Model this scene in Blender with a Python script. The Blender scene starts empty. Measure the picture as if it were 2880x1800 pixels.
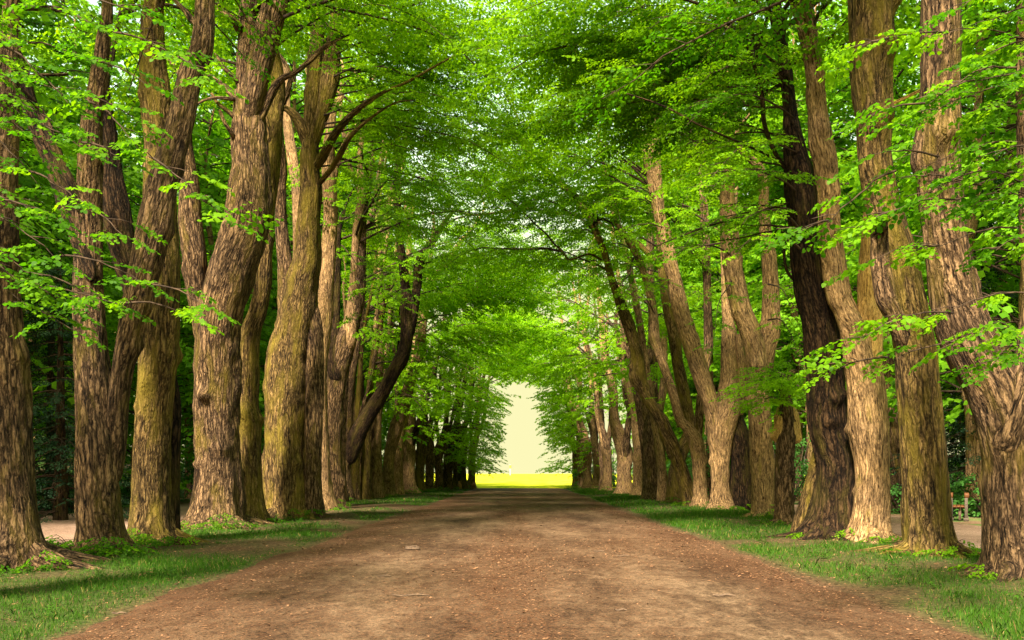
import bpy, math, random
import numpy as np

rng = np.random.default_rng(11)
R = math.radians
SC = bpy.context.scene
COL = SC.collection
H = 1.6            # eye height
F = 2800.0         # focal length in photo pixels
VX, VY = 1460.0, 1331.0


def P(x, y, Y):
    return np.array(((x - VX) * Y / F, Y, H - (y - VY) * Y / F))


# ------------------------------------------------------------------ mesh helpers
class MB:
    """collects polygons of any size, links them as ONE mesh object"""

    def __init__(self):
        self.v, self.f, self.n, self.m, self.tone, self.bark = [], [], [], [], [], []
        self.count = 0

    def add(self, verts, faces, mat=0, tone=None, bark=None):
        verts = np.asarray(verts, dtype=np.float32).reshape(-1, 3)
        faces = np.asarray(faces, dtype=np.int32)
        self.v.append(verts)
        self.f.append((faces + self.count).ravel())
        self.n.append(np.full(len(faces), faces.shape[1], dtype=np.int32))
        self.m.append(np.full(len(faces), mat, dtype=np.int32))
        self.tone.append(np.zeros(len(verts), np.float32) if tone is None else np.asarray(tone, np.float32))
        self.bark.append(verts if bark is None else np.asarray(bark, np.float32))
        self.count += len(verts)

    def build(self, name, mats, parent=None, origin=(0, 0, 0), smooth=False, attrs=('tone',)):
        me = bpy.data.meshes.new(name)
        v = np.concatenate(self.v) - np.asarray(origin, np.float32)
        f = np.concatenate(self.f)
        n = np.concatenate(self.n)
        me.vertices.add(len(v))
        me.vertices.foreach_set('co', v.ravel())
        me.loops.add(len(f))
        me.loops.foreach_set('vertex_index', f)
        me.polygons.add(len(n))
        st = np.zeros(len(n), np.int32)
        st[1:] = np.cumsum(n)[:-1]
        me.polygons.foreach_set('loop_start', st)
        me.polygons.foreach_set('loop_total', n)
        me.polygons.foreach_set('material_index', np.concatenate(self.m))
        if smooth:
            me.polygons.foreach_set('use_smooth', np.ones(len(n), bool))
        for m in (mats if isinstance(mats, (list, tuple)) else [mats]):
            me.materials.append(m)
        if 'tone' in attrs:
            a = me.attributes.new('tone', 'FLOAT', 'POINT')
            a.data.foreach_set('value', np.concatenate(self.tone))
        if 'bark' in attrs:
            a = me.attributes.new('bark', 'FLOAT_VECTOR', 'POINT')
            a.data.foreach_set('vector', np.concatenate(self.bark).ravel())
        me.update()
        me.validate()
        o = bpy.data.objects.new(name, me)
        COL.objects.link(o)
        if parent:
            o.parent = parent
        return o


def tag(o, label=None, cat=None, group=None, kind=None):
    if label: o['label'] = label
    if cat: o['category'] = cat
    if group: o['group'] = group
    if kind: o['kind'] = kind
    return o


def empty(name, loc, rz=0.0):
    o = bpy.data.objects.new(name, None)
    o.empty_display_size = 0.2
    COL.objects.link(o)
    o.location = loc
    o.rotation_euler = (0, 0, rz)
    return o


def box(mb, c, s, rz=0.0, rx=0.0, mat=0, bev=0.0):
    c = np.asarray(c, float)
    hx, hy, hz = [q / 2 for q in s]
    b = bev if bev > 0 else min(s) * 0.08
    # bevelled box: 3 stacked rings with chamfered corners
    def ring(ix, iy):
        k = b
        return [(-ix + k, -iy), (ix - k, -iy), (ix, -iy + k), (ix, iy - k), (ix - k, iy), (-ix + k, iy), (-ix, iy - k), (-ix, -iy + k)]
    vs = []
    for (z, d) in ((-hz, b), (-hz + b, 0), (hz - b, 0), (hz, b)):
        for (x, y) in ring(hx - d, hy - d):
            vs.append((x, y, z))
    vs = np.array(vs)
    cx, sx = math.cos(rx), math.sin(rx)
    vs = np.stack([vs[:, 0], vs[:, 1] * cx - vs[:, 2] * sx, vs[:, 1] * sx + vs[:, 2] * cx], 1)
    cz, sz = math.cos(rz), math.sin(rz)
    vs = np.stack([vs[:, 0] * cz - vs[:, 1] * sz, vs[:, 0] * sz + vs[:, 1] * cz, vs[:, 2]], 1) + c
    q = []
    for k in range(3):
        for j in range(8):
            q.append((k * 8 + j, k * 8 + (j + 1) % 8, k * 8 + 8 + (j + 1) % 8, k * 8 + 8 + j))
    base = mb.count
    mb.add(vs, q, mat)
    mb.f.append(np.array(list(range(7, -1, -1)) + list(range(24, 32)), np.int32) + base)
    mb.n.append(np.array([8, 8], np.int32))
    mb.m.append(np.array([mat, mat], np.int32))


def smooth_path(pts, n):
    """Catmull-Rom through pts (k,d) resampled to n points evenly by length"""
    pts = np.asarray(pts, float)
    k = len(pts)
    if k == 2:
        t = np.linspace(0, 1, n)[:, None]
        return pts[0] * (1 - t) + pts[1] * t
    ext = np.vstack([2 * pts[0] - pts[1], pts, 2 * pts[-1] - pts[-2]])
    out = []
    sub = max(4, int(4 * n / k))
    for i in range(k - 1):
        p0, p1, p2, p3 = ext[i:i + 4]
        t = np.linspace(0, 1, sub, endpoint=False)[:, None]
        out.append(0.5 * ((2 * p1) + (-p0 + p2) * t + (2 * p0 - 5 * p1 + 4 * p2 - p3) * t ** 2 + (-p0 + 3 * p1 - 3 * p2 + p3) * t ** 3))
    out = np.vstack(out + [pts[-1:]])
    d = np.concatenate([[0], np.cumsum(np.linalg.norm(np.diff(out[:, :3], axis=0), axis=1))])
    s = np.linspace(0, d[-1], n)
    return np.stack([np.interp(s, d, out[:, j]) for j in range(out.shape[1])], 1)


def frames(p):
    t = np.gradient(p, axis=0)
    t /= np.linalg.norm(t, axis=1)[:, None] + 1e-9
    ref = np.tile(np.array([0.0, 1.0, 0.0]), (len(p), 1))
    par = np.abs(t[:, 1]) > 0.93
    ref[par] = (1, 0, 0)
    u = ref - (ref * t).sum(1)[:, None] * t
    u /= np.linalg.norm(u, axis=1)[:, None]
    v = np.cross(t, u)
    return t, u, v


def tube(mb, p, r, seg=6, mat=0):
    p = np.asarray(p, float)
    n = len(p)
    t, u, v = frames(p)
    a = np.linspace(0, 2 * np.pi, seg, endpoint=False)
    V = p[:, None] + np.asarray(r)[:, None, None] * (np.cos(a)[None, :, None] * u[:, None] + np.sin(a)[None, :, None] * v[:, None])
    i, j = np.meshgrid(np.arange(n - 1), np.arange(seg), indexing='ij')
    q = np.stack([i * seg + j, i * seg + (j + 1) % seg, (i + 1) * seg + (j + 1) % seg, (i + 1) * seg + j], -1).reshape(-1, 4)
    s = np.concatenate([[0], np.cumsum(np.linalg.norm(np.diff(p, axis=0), axis=1))])
    rr = np.asarray(r)
    bark = np.stack([rr[:, None] * np.cos(a), rr[:, None] * np.sin(a), np.repeat(s[:, None], seg, 1)], -1)
    mb.add(V.reshape(-1, 3), q, mat, bark=bark.reshape(-1, 3))


def stem(mb, p, r, seg, ds, seed, flare=0.0, lumps=(), rough=1.0):
    """bark-clad tapering stem along p with ridges, swellings, burls and root lobes"""
    g = np.random.default_rng(seed)
    L = np.linalg.norm(np.diff(p, axis=0), axis=1).sum()
    n = max(6, int(L / ds))
    q = smooth_path(np.hstack([p, np.asarray(r)[:, None]]), n)
    p, r = q[:, :3], np.maximum(q[:, 3], 0.008)
    t, u, v = frames(p)
    s = np.concatenate([[0], np.cumsum(np.linalg.norm(np.diff(p, axis=0), axis=1))])
    a = np.linspace(0, 2 * np.pi, seg, endpoint=False)
    A, S = np.meshgrid(a, s)
    ph = g.uniform(0, 6.28, 24)
    mul = np.ones_like(A)
    mul += 0.05 * np.sin(2 * A + 0.9 * S + ph[0]) + 0.045 * np.sin(3 * A - 0.7 * S + ph[1]) * np.sin(0.8 * S + ph[2]) + 0.03 * np.sin(1.9 * S + ph[3] + A)
    big = np.clip(r / 0.3, 0, 1)[:, None] * rough
    for k, (m, amp) in enumerate(((5, .028), (7, .026), (11, .022), (16, .016))):
        if m * 2.2 > seg: continue
        mul += big * amp * np.sin(m * A + ph[4 + k] + 1.2 * np.sin(S * (0.5 + .2 * k) + ph[8 + k])) * (0.6 + .4 * np.sin(S * 1.3 + ph[12 + k]))
    if flare > 0:
        e = np.exp(-np.maximum(S - 0.3, 0) / (0.30 + r[0] * 0.35))
        lob = -0.12 * np.ones_like(A)
        for k in range(8):
            dl = (A - (k * 0.785 + ph[16 + k % 6] * .12) + np.pi) % (2 * np.pi) - np.pi
            lob += g.uniform(.25, 1.0) * np.exp(-(dl / 0.24) ** 2)
        mul += flare * (0.26 * e * lob + 0.16 * np.exp(-np.maximum(S - .1, 0) / .26) * lob)
    for k, (fa, fs) in enumerate(((3, 2.3), (4, 3.7), (6, 5.1), (5, 8.3))):
        mul += big * 0.022 * np.sin(fa * A + ph[20 + k % 4] + 1.5 * np.sin(fs * .37 * S + ph[k])) * np.sin(fs * S + ph[8 + k] + 1.1 * np.sin(2 * A + ph[12 + k]))
    for _ in range(max(0, int(L * 1.1 * rough))):
        sc, ac, w = g.uniform(0.4, L), g.uniform(0, 6.28), g.uniform(0.08, 0.22)
        da = (A - ac + np.pi) % (2 * np.pi) - np.pi
        mul += g.uniform(0.06, 0.30) * np.exp(-((S - sc) / w) ** 2 - (da * r[:, None] / w) ** 2)
    for (z, ac, w, amp) in lumps:
        sc = np.interp(z, p[:, 2], s)
        da = (A - ac + np.pi) % (2 * np.pi) - np.pi
        mul += amp * np.exp(-((S - sc) / w) ** 2 - (da * r[:, None] / w) ** 2)
    RR = r[:, None] * mul
    V = p[:, None] + RR[..., None] * (np.cos(A)[..., None] * u[:, None] + np.sin(A)[..., None] * v[:, None])
    i, j = np.meshgrid(np.arange(n - 1), np.arange(seg), indexing='ij')
    f = np.stack([i * seg + j, i * seg + (j + 1) % seg, (i + 1) * seg + (j + 1) % seg, (i + 1) * seg + j], -1).reshape(-1, 4)
    off = g.uniform(0, 40, 3)
    bark = np.stack([r[:, None] * np.cos(A), r[:, None] * np.sin(A), S], -1) + off
    mb.add(V.reshape(-1, 3), f, 0, bark=bark.reshape(-1, 3))
    return p, r


# ------------------------------------------------------------------ materials
def newmat(name):
    m = bpy.data.materials.new(name)
    m.use_nodes = True
    nt = m.node_tree
    nt.nodes.clear()
    return m, nt.nodes, nt.links


def ramp(N, stops):
    n = N.new('ShaderNodeValToRGB')
    e = n.color_ramp.elements
    while len(e) < len(stops): e.new(0.5)
    for el, (p, c) in zip(e, stops):
        el.position = p
        el.color = (*c, 1) if len(c) == 3 else c
    return n


def noise(N, Lk, vec, scale, detail=4, rough=0.6, stretch=None):
    n = N.new('ShaderNodeTexNoise')
    n.inputs['Scale'].default_value = scale
    n.inputs['Detail'].default_value = detail
    n.inputs['Roughness'].default_value = rough
    if stretch:
        mp = N.new('ShaderNodeMapping')
        mp.inputs['Scale'].default_value = stretch
        Lk.new(vec, mp.inputs[0])
        vec = mp.outputs[0]
    Lk.new(vec, n.inputs['Vector'])
    return n.outputs['Fac']


def mix(N, Lk, fac, a, b, mode='MIX'):
    n = N.new('ShaderNodeMix')
    n.data_type = 'RGBA'
    n.blend_type = mode
    for k, x in ((0, fac), (6, a), (7, b)):
        if isinstance(x, (tuple, list)): n.inputs[k].default_value = (*x, 1)
        elif isinstance(x, (int, float)): n.inputs[k].default_value = x
        else: Lk.new(x, n.inputs[k])
    return n.outputs[2]


def out(N, Lk, sh):
    o = N.new('ShaderNodeOutputMaterial')
    Lk.new(sh, o.inputs['Surface'])


def principled(N, Lk, col, rough=0.9, spec=0.2, normal=None):
    b = N.new('ShaderNodeBsdfPrincipled')
    if isinstance(col, tuple): b.inputs['Base Color'].default_value = (*col, 1)
    else: Lk.new(col, b.inputs['Base Color'])
    b.inputs['Roughness'].default_value = rough
    b.inputs['Specular IOR Level'].default_value = spec
    if normal: Lk.new(normal, b.inputs['Normal'])
    return b.outputs[0]


def bark_mat(name, light, mid, dark, moss, moss_lo=0.52, moss_hi=0.72, bumpd=0.06, crack=0.9):
    m, N, Lk = newmat(name)
    at = N.new('ShaderNodeAttribute'); at.attribute_name = 'bark'
    vec = at.outputs['Vector']
    r1 = noise(N, Lk, vec, 1.0, 6, 0.7, (23, 23, 3.6))
    wv = noise(N, Lk, vec, 1.0, 3, 0.6, (9, 9, 4))
    dis = N.new('ShaderNodeVectorMath'); dis.operation = 'MULTIPLY_ADD'
    cmb = N.new('ShaderNodeCombineXYZ'); Lk.new(wv, cmb.inputs[0]); Lk.new(wv, cmb.inputs[1]); Lk.new(wv, cmb.inputs[2])
    Lk.new(cmb.outputs[0], dis.inputs[0]); dis.inputs[1].default_value = (.16, .16, .5); Lk.new(vec, dis.inputs[2])
    mpv = N.new('ShaderNodeMapping'); mpv.inputs['Scale'].default_value = (11.5, 11.5, 1.7); Lk.new(dis.outputs[0], mpv.inputs[0])
    vo = N.new('ShaderNodeTexVoronoi'); vo.feature = 'DISTANCE_TO_EDGE'; vo.inputs['Scale'].default_value = 1.0
    Lk.new(mpv.outputs[0], vo.inputs['Vector'])
    crk = ramp(N, [(0.0, (0.05, 0.045, 0.04)), (0.07, (0.30, 0.28, 0.27)), (0.20, (0.9, 0.9, 0.9)), (0.4, (1.15, 1.13, 1.1))]); Lk.new(vo.outputs['Distance'], crk.inputs[0])
    kn = noise(N, Lk, vec, 1.0, 2, 0.5, (4.5, 4.5, 3.5))
    knr = ramp(N, [(0.26, (0.2, 0.17, 0.15)), (0.33, (1, 1, 1))]); Lk.new(kn, knr.inputs[0])
    r2 = noise(N, Lk, vec, 1.0, 5, 0.7, (48, 48, 12))
    big = noise(N, Lk, vec, 0.9, 3, 0.55)
    c1 = ramp(N, [(0.385, dark), (0.47, mid), (0.60, light), (0.75, tuple(min(1, q * 1.12) for q in light))])
    Lk.new(r1, c1.inputs[0])
    f2 = ramp(N, [(0.38, (0.22, 0.2, 0.19)), (0.52, (1, 1, 1)), (0.7, (1.3, 1.28, 1.25))])
    Lk.new(r2, f2.inputs[0])
    col = mix(N, Lk, 0.75, c1.outputs[0], f2.outputs[0], 'MULTIPLY')
    col = mix(N, Lk, crack, col, crk.outputs[0], 'MULTIPLY')
    col = mix(N, Lk, 0.9, col, knr.outputs[0], 'MULTIPLY')
    tint = ramp(N, [(0.3, (0.62, 0.60, 0.62)), (0.65, (1.15, 1.1, 1.0))])
    Lk.new(big, tint.inputs[0])
    col = mix(N, Lk, 1.0, col, tint.outputs[0], 'MULTIPLY')
    ms = noise(N, Lk, vec, 1.0, 5, 0.68, (2.4, 2.4, 0.7))
    mr = ramp(N, [(moss_lo, (0, 0, 0)), (moss_hi, (0.85, 0.85, 0.85))])
    Lk.new(ms, mr.inputs[0])
    mcol = mix(N, Lk, r2, tuple(q * 0.45 for q in moss), tuple(q * 1.35 for q in moss))
    col = mix(N, Lk, mr.outputs[0], col, mcol)
    vh = N.new('ShaderNodeMath'); vh.operation = 'MINIMUM'; Lk.new(vo.outputs['Distance'], vh.inputs[0]); vh.inputs[1].default_value = 0.25
    hsum = N.new('ShaderNodeMath'); hsum.operation = 'MULTIPLY_ADD'
    Lk.new(r2, hsum.inputs[0]); hsum.inputs[1].default_value = 0.35; Lk.new(r1, hsum.inputs[2])
    b = N.new('ShaderNodeBump')
    hs2 = N.new('ShaderNodeMath'); hs2.operation = 'MULTIPLY_ADD'; Lk.new(vh.outputs[0], hs2.inputs[0]); hs2.inputs[1].default_value = 2.2; Lk.new(hsum.outputs[0], hs2.inputs[2])
    b.inputs['Strength'].default_value = 1.0
    b.inputs['Distance'].default_value = bumpd
    Lk.new(hs2.outputs[0], b.inputs['Height'])
    out(N, Lk, principled(N, Lk, col, 0.93, 0.12, b.outputs[0]))
    return m


BARK = {
    'brown': bark_mat('brown_bark', (0.270, 0.172, 0.094), (0.165, 0.102, 0.053), (0.015, 0.0085, 0.0045), (0.140, 0.098, 0.014), crack=.85),
    'mossy': bark_mat('mossy_bark', (0.245, 0.160, 0.064), (0.148, 0.095, 0.036), (0.015, 0.0085, 0.004), (0.18, 0.130, 0.016), 0.44, 0.64, crack=.8),
    'dark': bark_mat('dark_bark', (0.085, 0.049, 0.025), (0.045, 0.026, 0.013), (0.007, 0.0045, 0.003), (0.070, 0.052, 0.009), 0.5, 0.7),
    'pale': bark_mat('pale_bark', (0.46, 0.292, 0.146), (0.33, 0.205, 0.098), (0.070, 0.041, 0.020), (0.31, 0.220, 0.05), 0.55, 0.75, 0.04, 0.5),
    'bare': bark_mat('bare_wood', (0.66, 0.42, 0.16), (0.56, 0.34, 0.115), (0.26, 0.15, 0.05), (0.48, 0.33, 0.08), 0.6, 0.8, 0.02, 0.2),
}


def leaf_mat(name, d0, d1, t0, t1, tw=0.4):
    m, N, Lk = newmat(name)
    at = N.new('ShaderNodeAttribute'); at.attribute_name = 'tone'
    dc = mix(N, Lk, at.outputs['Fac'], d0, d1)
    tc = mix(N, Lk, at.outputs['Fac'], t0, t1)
    pr = principled(N, Lk, dc, 0.55, 0.10)
    tr = N.new('ShaderNodeBsdfTranslucent')
    Lk.new(tc, tr.inputs['Color'])
    mx = N.new('ShaderNodeMixShader')
    mx.inputs[0].default_value = tw
    Lk.new(pr, mx.inputs[1]); Lk.new(tr.outputs[0], mx.inputs[2])
    out(N, Lk, mx.outputs[0])
    return m


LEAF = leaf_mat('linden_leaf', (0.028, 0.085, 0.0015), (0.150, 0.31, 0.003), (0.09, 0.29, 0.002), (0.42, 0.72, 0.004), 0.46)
LEAFW = leaf_mat('wood_leaf', (0.028, 0.095, 0.003), (0.14, 0.31, 0.008), (0.065, 0.26, 0.004), (0.32, 0.64, 0.010))
LEAFD = leaf_mat('shrub_leaf', (0.020, 0.072, 0.014), (0.070, 0.19, 0.030), (0.035, 0.14, 0.014), (0.13, 0.36, 0.035), 0.35)
NEEDLE = leaf_mat('fir_needle', (0.007, 0.022, 0.010), (0.022, 0.05, 0.018), (0.008, 0.03, 0.008), (0.02, 0.06, 0.015), 0.15)
GRASSM = leaf_mat('grass_blade', (0.014, 0.044, 0.003), (0.052, 0.130, 0.008), (0.024, 0.085, 0.003), (0.080, 0.22, 0.009), 0.33)
LITTERM = leaf_mat('dry_litter', (0.05, 0.026, 0.015), (0.26, 0.13, 0.068), (0.1, 0.05, 0.02), (0.2, 0.1, 0.04), 0.1)


STRAW = leaf_mat('dry_blade', (0.16, 0.11, 0.035), (0.30, 0.22, 0.075), (0.1, 0.08, 0.02), (0.2, 0.15, 0.04), 0.3)


def twig_mat():
    m, N, Lk = newmat('twig_bark')
    tc = N.new('ShaderNodeTexCoord')
    n = noise(N, Lk, tc.outputs['Object'], 9, 4)
    c = ramp(N, [(0.35, (0.016, 0.010, 0.007)), (0.65, (0.07, 0.043, 0.026))])
    Lk.new(n, c.inputs[0])
    out(N, Lk, principled(N, Lk, c.outputs[0], 0.9, 0.15))
    return m


TWIG = twig_mat()


def dirt_mat(name, dark, mid, light, red, edge=True):
    m, N, Lk = newmat(name)
    tc = N.new('ShaderNodeTexCoord'); o = tc.outputs['Object']
    n1 = noise(N, Lk, o, 1.0, 5, 0.6, (0.75, 0.22, 1))
    n2 = noise(N, Lk, o, 1.0, 6, 0.7, (5, 2.6, 1))
    n3 = noise(N, Lk, o, 28, 4, 0.75)
    n4 = noise(N, Lk, o, 95, 2, 0.6)
    c = ramp(N, [(0.38, dark), (0.49, mid), (0.60, light)])
    sm = N.new('ShaderNodeMath'); sm.operation = 'MULTIPLY_ADD'
    Lk.new(n2, sm.inputs[0]); sm.inputs[1].default_value = 0.45
    s0 = N.new('ShaderNodeMath'); s0.operation = 'MULTIPLY'; Lk.new(n1, s0.inputs[0]); s0.inputs[1].default_value = 0.55
    Lk.new(s0.outputs[0], sm.inputs[2])
    Lk.new(sm.outputs[0], c.inputs[0])
    col = c.outputs[0]
    # trodden-in leaf litter: reddish flecks, more of it away from the wheel tracks
    at = N.new('ShaderNodeAttribute'); at.attribute_name = 'tone'
    fl = ramp(N, [(0.50, (0, 0, 0)), (0.60, (1, 1, 1))]); Lk.new(n3, fl.inputs[0])
    fm = N.new('ShaderNodeMath'); fm.operation = 'MULTIPLY'; fm.use_clamp = True
    Lk.new(fl.outputs[0], fm.inputs[0]); Lk.new(at.outputs['Fac'], fm.inputs[1])
    col = mix(N, Lk, fm.outputs[0], col, red)
    wide = N.new('ShaderNodeMath'); wide.operation = 'MULTIPLY'; wide.use_clamp = True
    Lk.new(at.outputs['Fac'], wide.inputs[0]); wide.inputs[1].default_value = 0.45
    col = mix(N, Lk, wide.outputs[0], col, tuple(0.5 * (a + b) for a, b in zip(red, dark)))
    sp = ramp(N, [(0.33, (0.35, 0.32, 0.3)), (0.47, (1, 1, 1)), (0.66, (1, 1, 1)), (0.75, (1.5, 1.5, 1.5))]); Lk.new(n4, sp.inputs[0])
    col = mix(N, Lk, 0.8, col, sp.outputs[0], 'MULTIPLY')
    s3 = ramp(N, [(0.38, (0.30, 0.27, 0.25)), (0.50, (1, 1, 1)), (0.62, (1.45, 1.42, 1.4))]); Lk.new(n3, s3.inputs[0])
    col = mix(N, Lk, 0.8, col, s3.outputs[0], 'MULTIPLY')
    b = N.new('ShaderNodeBump'); b.inputs['Strength'].default_value = 1.0; b.inputs['Distance'].default_value = 0.035
    h = N.new('ShaderNodeMath'); h.operation = 'ADD'; Lk.new(n3, h.inputs[0]); Lk.new(n2, h.inputs[1])
    Lk.new(h.outputs[0], b.inputs['Height'])
    out(N, Lk, principled(N, Lk, col, 0.96, 0.1, b.outputs[0]))
    return m


ROADM = dirt_mat('packed_dirt', (0.032, 0.018, 0.010), (0.098, 0.059, 0.034), (0.195, 0.125, 0.075), (0.118, 0.046, 0.019))
PATHM = dirt_mat('path_dirt', (0.16, 0.10, 0.07), (0.25, 0.16, 0.115), (0.32, 0.21, 0.15), (0.2, 0.10, 0.06))


def ground_mat():
    m, N, Lk = newmat('wood_floor')
    tc = N.new('ShaderNodeTexCoord'); o = tc.outputs['Object']
    n1 = noise(N, Lk, o, 0.35, 6, 0.65)
    n2 = noise(N, Lk, o, 11, 5, 0.7)
    soil = ramp(N, [(0.35, (0.09, 0.052, 0.032)), (0.65, (0.26, 0.155, 0.095))]); Lk.new(n2, soil.inputs[0])
    gr = ramp(N, [(0.35, (0.03, 0.085, 0.014)), (0.7, (0.10, 0.22, 0.03))]); Lk.new(n2, gr.inputs[0])
    f = ramp(N, [(0.42, (0, 0, 0)), (0.56, (1, 1, 1))]); Lk.new(n1, f.inputs[0])
    col = mix(N, Lk, f.outputs[0], soil.outputs[0], gr.outputs[0])
    b = N.new('ShaderNodeBump'); b.inputs['Strength'].default_value = 0.8; b.inputs['Distance'].default_value = 0.06
    Lk.new(n2, b.inputs['Height'])
    out(N, Lk, principled(N, Lk, col, 0.95, 0.1, b.outputs[0]))
    return m


def verge_mat():
    m, N, Lk = newmat('verge_turf')
    tc = N.new('ShaderNodeTexCoord'); o = tc.outputs['Object']
    at = N.new('ShaderNodeAttribute'); at.attribute_name = 'tone'
    n2 = noise(N, Lk, o, 13, 5, 0.72)
    soil = ramp(N, [(0.36, (0.026, 0.015, 0.009)), (0.62, (0.115, 0.064, 0.034))]); Lk.new(n2, soil.inputs[0])
    gr = ramp(N, [(0.35, (0.016, 0.034, 0.006)), (0.7, (0.05, 0.095, 0.014))]); Lk.new(n2, gr.inputs[0])
    col = mix(N, Lk, at.outputs['Fac'], soil.outputs[0], gr.outputs[0])
    b = N.new('ShaderNodeBump'); b.inputs['Strength'].default_value = 0.9; b.inputs['Distance'].default_value = 0.04
    Lk.new(n2, b.inputs['Height'])
    out(N, Lk, principled(N, Lk, col, 0.95, 0.1, b.outputs[0]))
    return m


def field_mat():
    m, N, Lk = newmat('flowering_field')
    tc = N.new('ShaderNodeTexCoord'); o = tc.outputs['Object']
    n1 = noise(N, Lk, o, 1.0, 5, 0.7, (0.5, 0.12, 1))
    c = ramp(N, [(0.40, (0.36, 0.42, 0.012)), (0.60, (0.72, 0.64, 0.035))]); Lk.new(n1, c.inputs[0])
    out(N, Lk, principled(N, Lk, c.outputs[0], 1.0, 0.0))
    return m


def plain_mat(name, lo, hi, scale=12, rough=0.85, stretch=None):
    m, N, Lk = newmat(name)
    tc = N.new('ShaderNodeTexCoord')
    n = noise(N, Lk, tc.outputs['Object'], scale, 5, 0.65, stretch)
    c = ramp(N, [(0.35, lo), (0.65, hi)]); Lk.new(n, c.inputs[0])
    b = N.new('ShaderNodeBump'); b.inputs['Strength'].default_value = 0.4; b.inputs['Distance'].default_value = 0.01
    Lk.new(n, b.inputs['Height'])
    out(N, Lk, principled(N, Lk, c.outputs[0], rough, 0.2, b.outputs[0]))
    return m


GROUNDM, VERGEM, FIELDM = ground_mat(), verge_mat(), field_mat()
ORANGE = plain_mat('orange_board', (0.085, 0.030, 0.009), (0.14, 0.052, 0.015), 6, 0.6, (1, 12, 12))
CONC = plain_mat('weathered_concrete', (0.06, 0.045, 0.033), (0.12, 0.09, 0.065), 18)
FUR = plain_mat('brown_fur', (0.48, 0.19, 0.08), (0.66, 0.32, 0.15), 25)
FURD = plain_mat('dark_fur', (0.22, 0.08, 0.04), (0.36, 0.15, 0.07), 25)
BINM = plain_mat('dark_bin_metal', (0.03, 0.022, 0.022), (0.06, 0.045, 0.04), 30, 0.5)
PALEW = plain_mat('pale_wood', (0.42, 0.30, 0.19), (0.58, 0.44, 0.30), 8)
PINKW = plain_mat('pale_pink_render', (0.45, 0.30, 0.27), (0.52, 0.35, 0.31), 0.4)
STICKM = plain_mat('dead_stick', (0.05, 0.032, 0.022), (0.14, 0.09, 0.055), 20)


# ------------------------------------------------------------------ foliage
def norm(a):
    return a / (np.linalg.norm(a, axis=-1, keepdims=True) + 1e-9)


KITE = np.array([(0, 0), (0.38, 0.44), (1.0, 0.0), (0.38, -0.44)])
HEART = np.array([(0.04, 0), (-0.06, 0.2), (0.14, 0.44), (0.5, 0.42), (0.8, 0.17), (1.0, 0), (0.8, -0.17), (0.5, -0.42), (0.14, -0.44), (-0.06, -0.2)])


def spray_template(seed, leaf, shape, nside=6):
    """one flat leafy twig, 1 m long along +X, drooping at its rim; (leaves, k, 3)"""
    g = np.random.default_rng(seed)
    base, dirs = [], []
    def twig(p, yaw, L, n):
        for i in range(n):
            t = (i + 0.7) / n
            sgn = 1 if i % 2 else -1
            base.append((p[0] + math.cos(yaw) * L * t, p[1] + math.sin(yaw) * L * t, -0.16 * (p[0] + L * t) ** 2 + g.normal(0, 0.018)))
            dirs.append(yaw + sgn * g.uniform(0.5, 1.2) * (1 if i < n - 1 else 0.2))
    twig((0, 0), 0, 1.0, 9)
    for k in range(nside):
        t = 0.12 + 0.74 * k / (nside - 1)
        twig((t, 0), (1 if k % 2 else -1) * g.uniform(0.6, 1.0), 0.52 * (1 - 0.55 * t) * g.uniform(0.8, 1.15), 4)
    base, dirs = np.array(base), np.array(dirs)
    n = len(base)
    pit = -np.abs(g.normal(0.35, 0.28, n))
    d = np.stack([np.cos(dirs) * np.cos(pit), np.sin(dirs) * np.cos(pit), np.sin(pit)], 1)
    up = norm(np.stack([g.normal(0, .33, n), g.normal(0, .33, n), np.ones(n)], 1))
    side = norm(np.cross(up, d))
    ls = leaf * g.uniform(0.7, 1.25, n)
    nrm = np.cross(d, side)
    fold = -0.10 * (np.abs(shape[:, 1]) > 0.1)
    V = base[:, None] + ls[:, None, None] * (shape[None, :, 0, None] * d[:, None] + shape[None, :, 1, None] * side[:, None] + (fold - 0.12 * shape[:, 0] ** 2)[None, :, None] * -nrm[:, None] * -1)
    return V


T_FINE = [spray_template(100 + i, 0.115, HEART, 7) for i in range(6)]
T_MID = [spray_template(200 + i, 0.125, KITE, 6) for i in range(8)]
T_FAR = [spray_template(300 + i, 0.17, KITE, 4) for i in range(8)]


def zmin_road(X, Y):
    """free height kept over the carriageway"""
    a = np.abs(X - 0.3)
    apex = np.where(Y < 36, 9.2, 11.3)
    z = apex - 1.45 * a
    far = np.where(a < 2.2, 11.2 - 1.7 * a, 1.9)
    return np.where(Y > 82, far, z)


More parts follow.
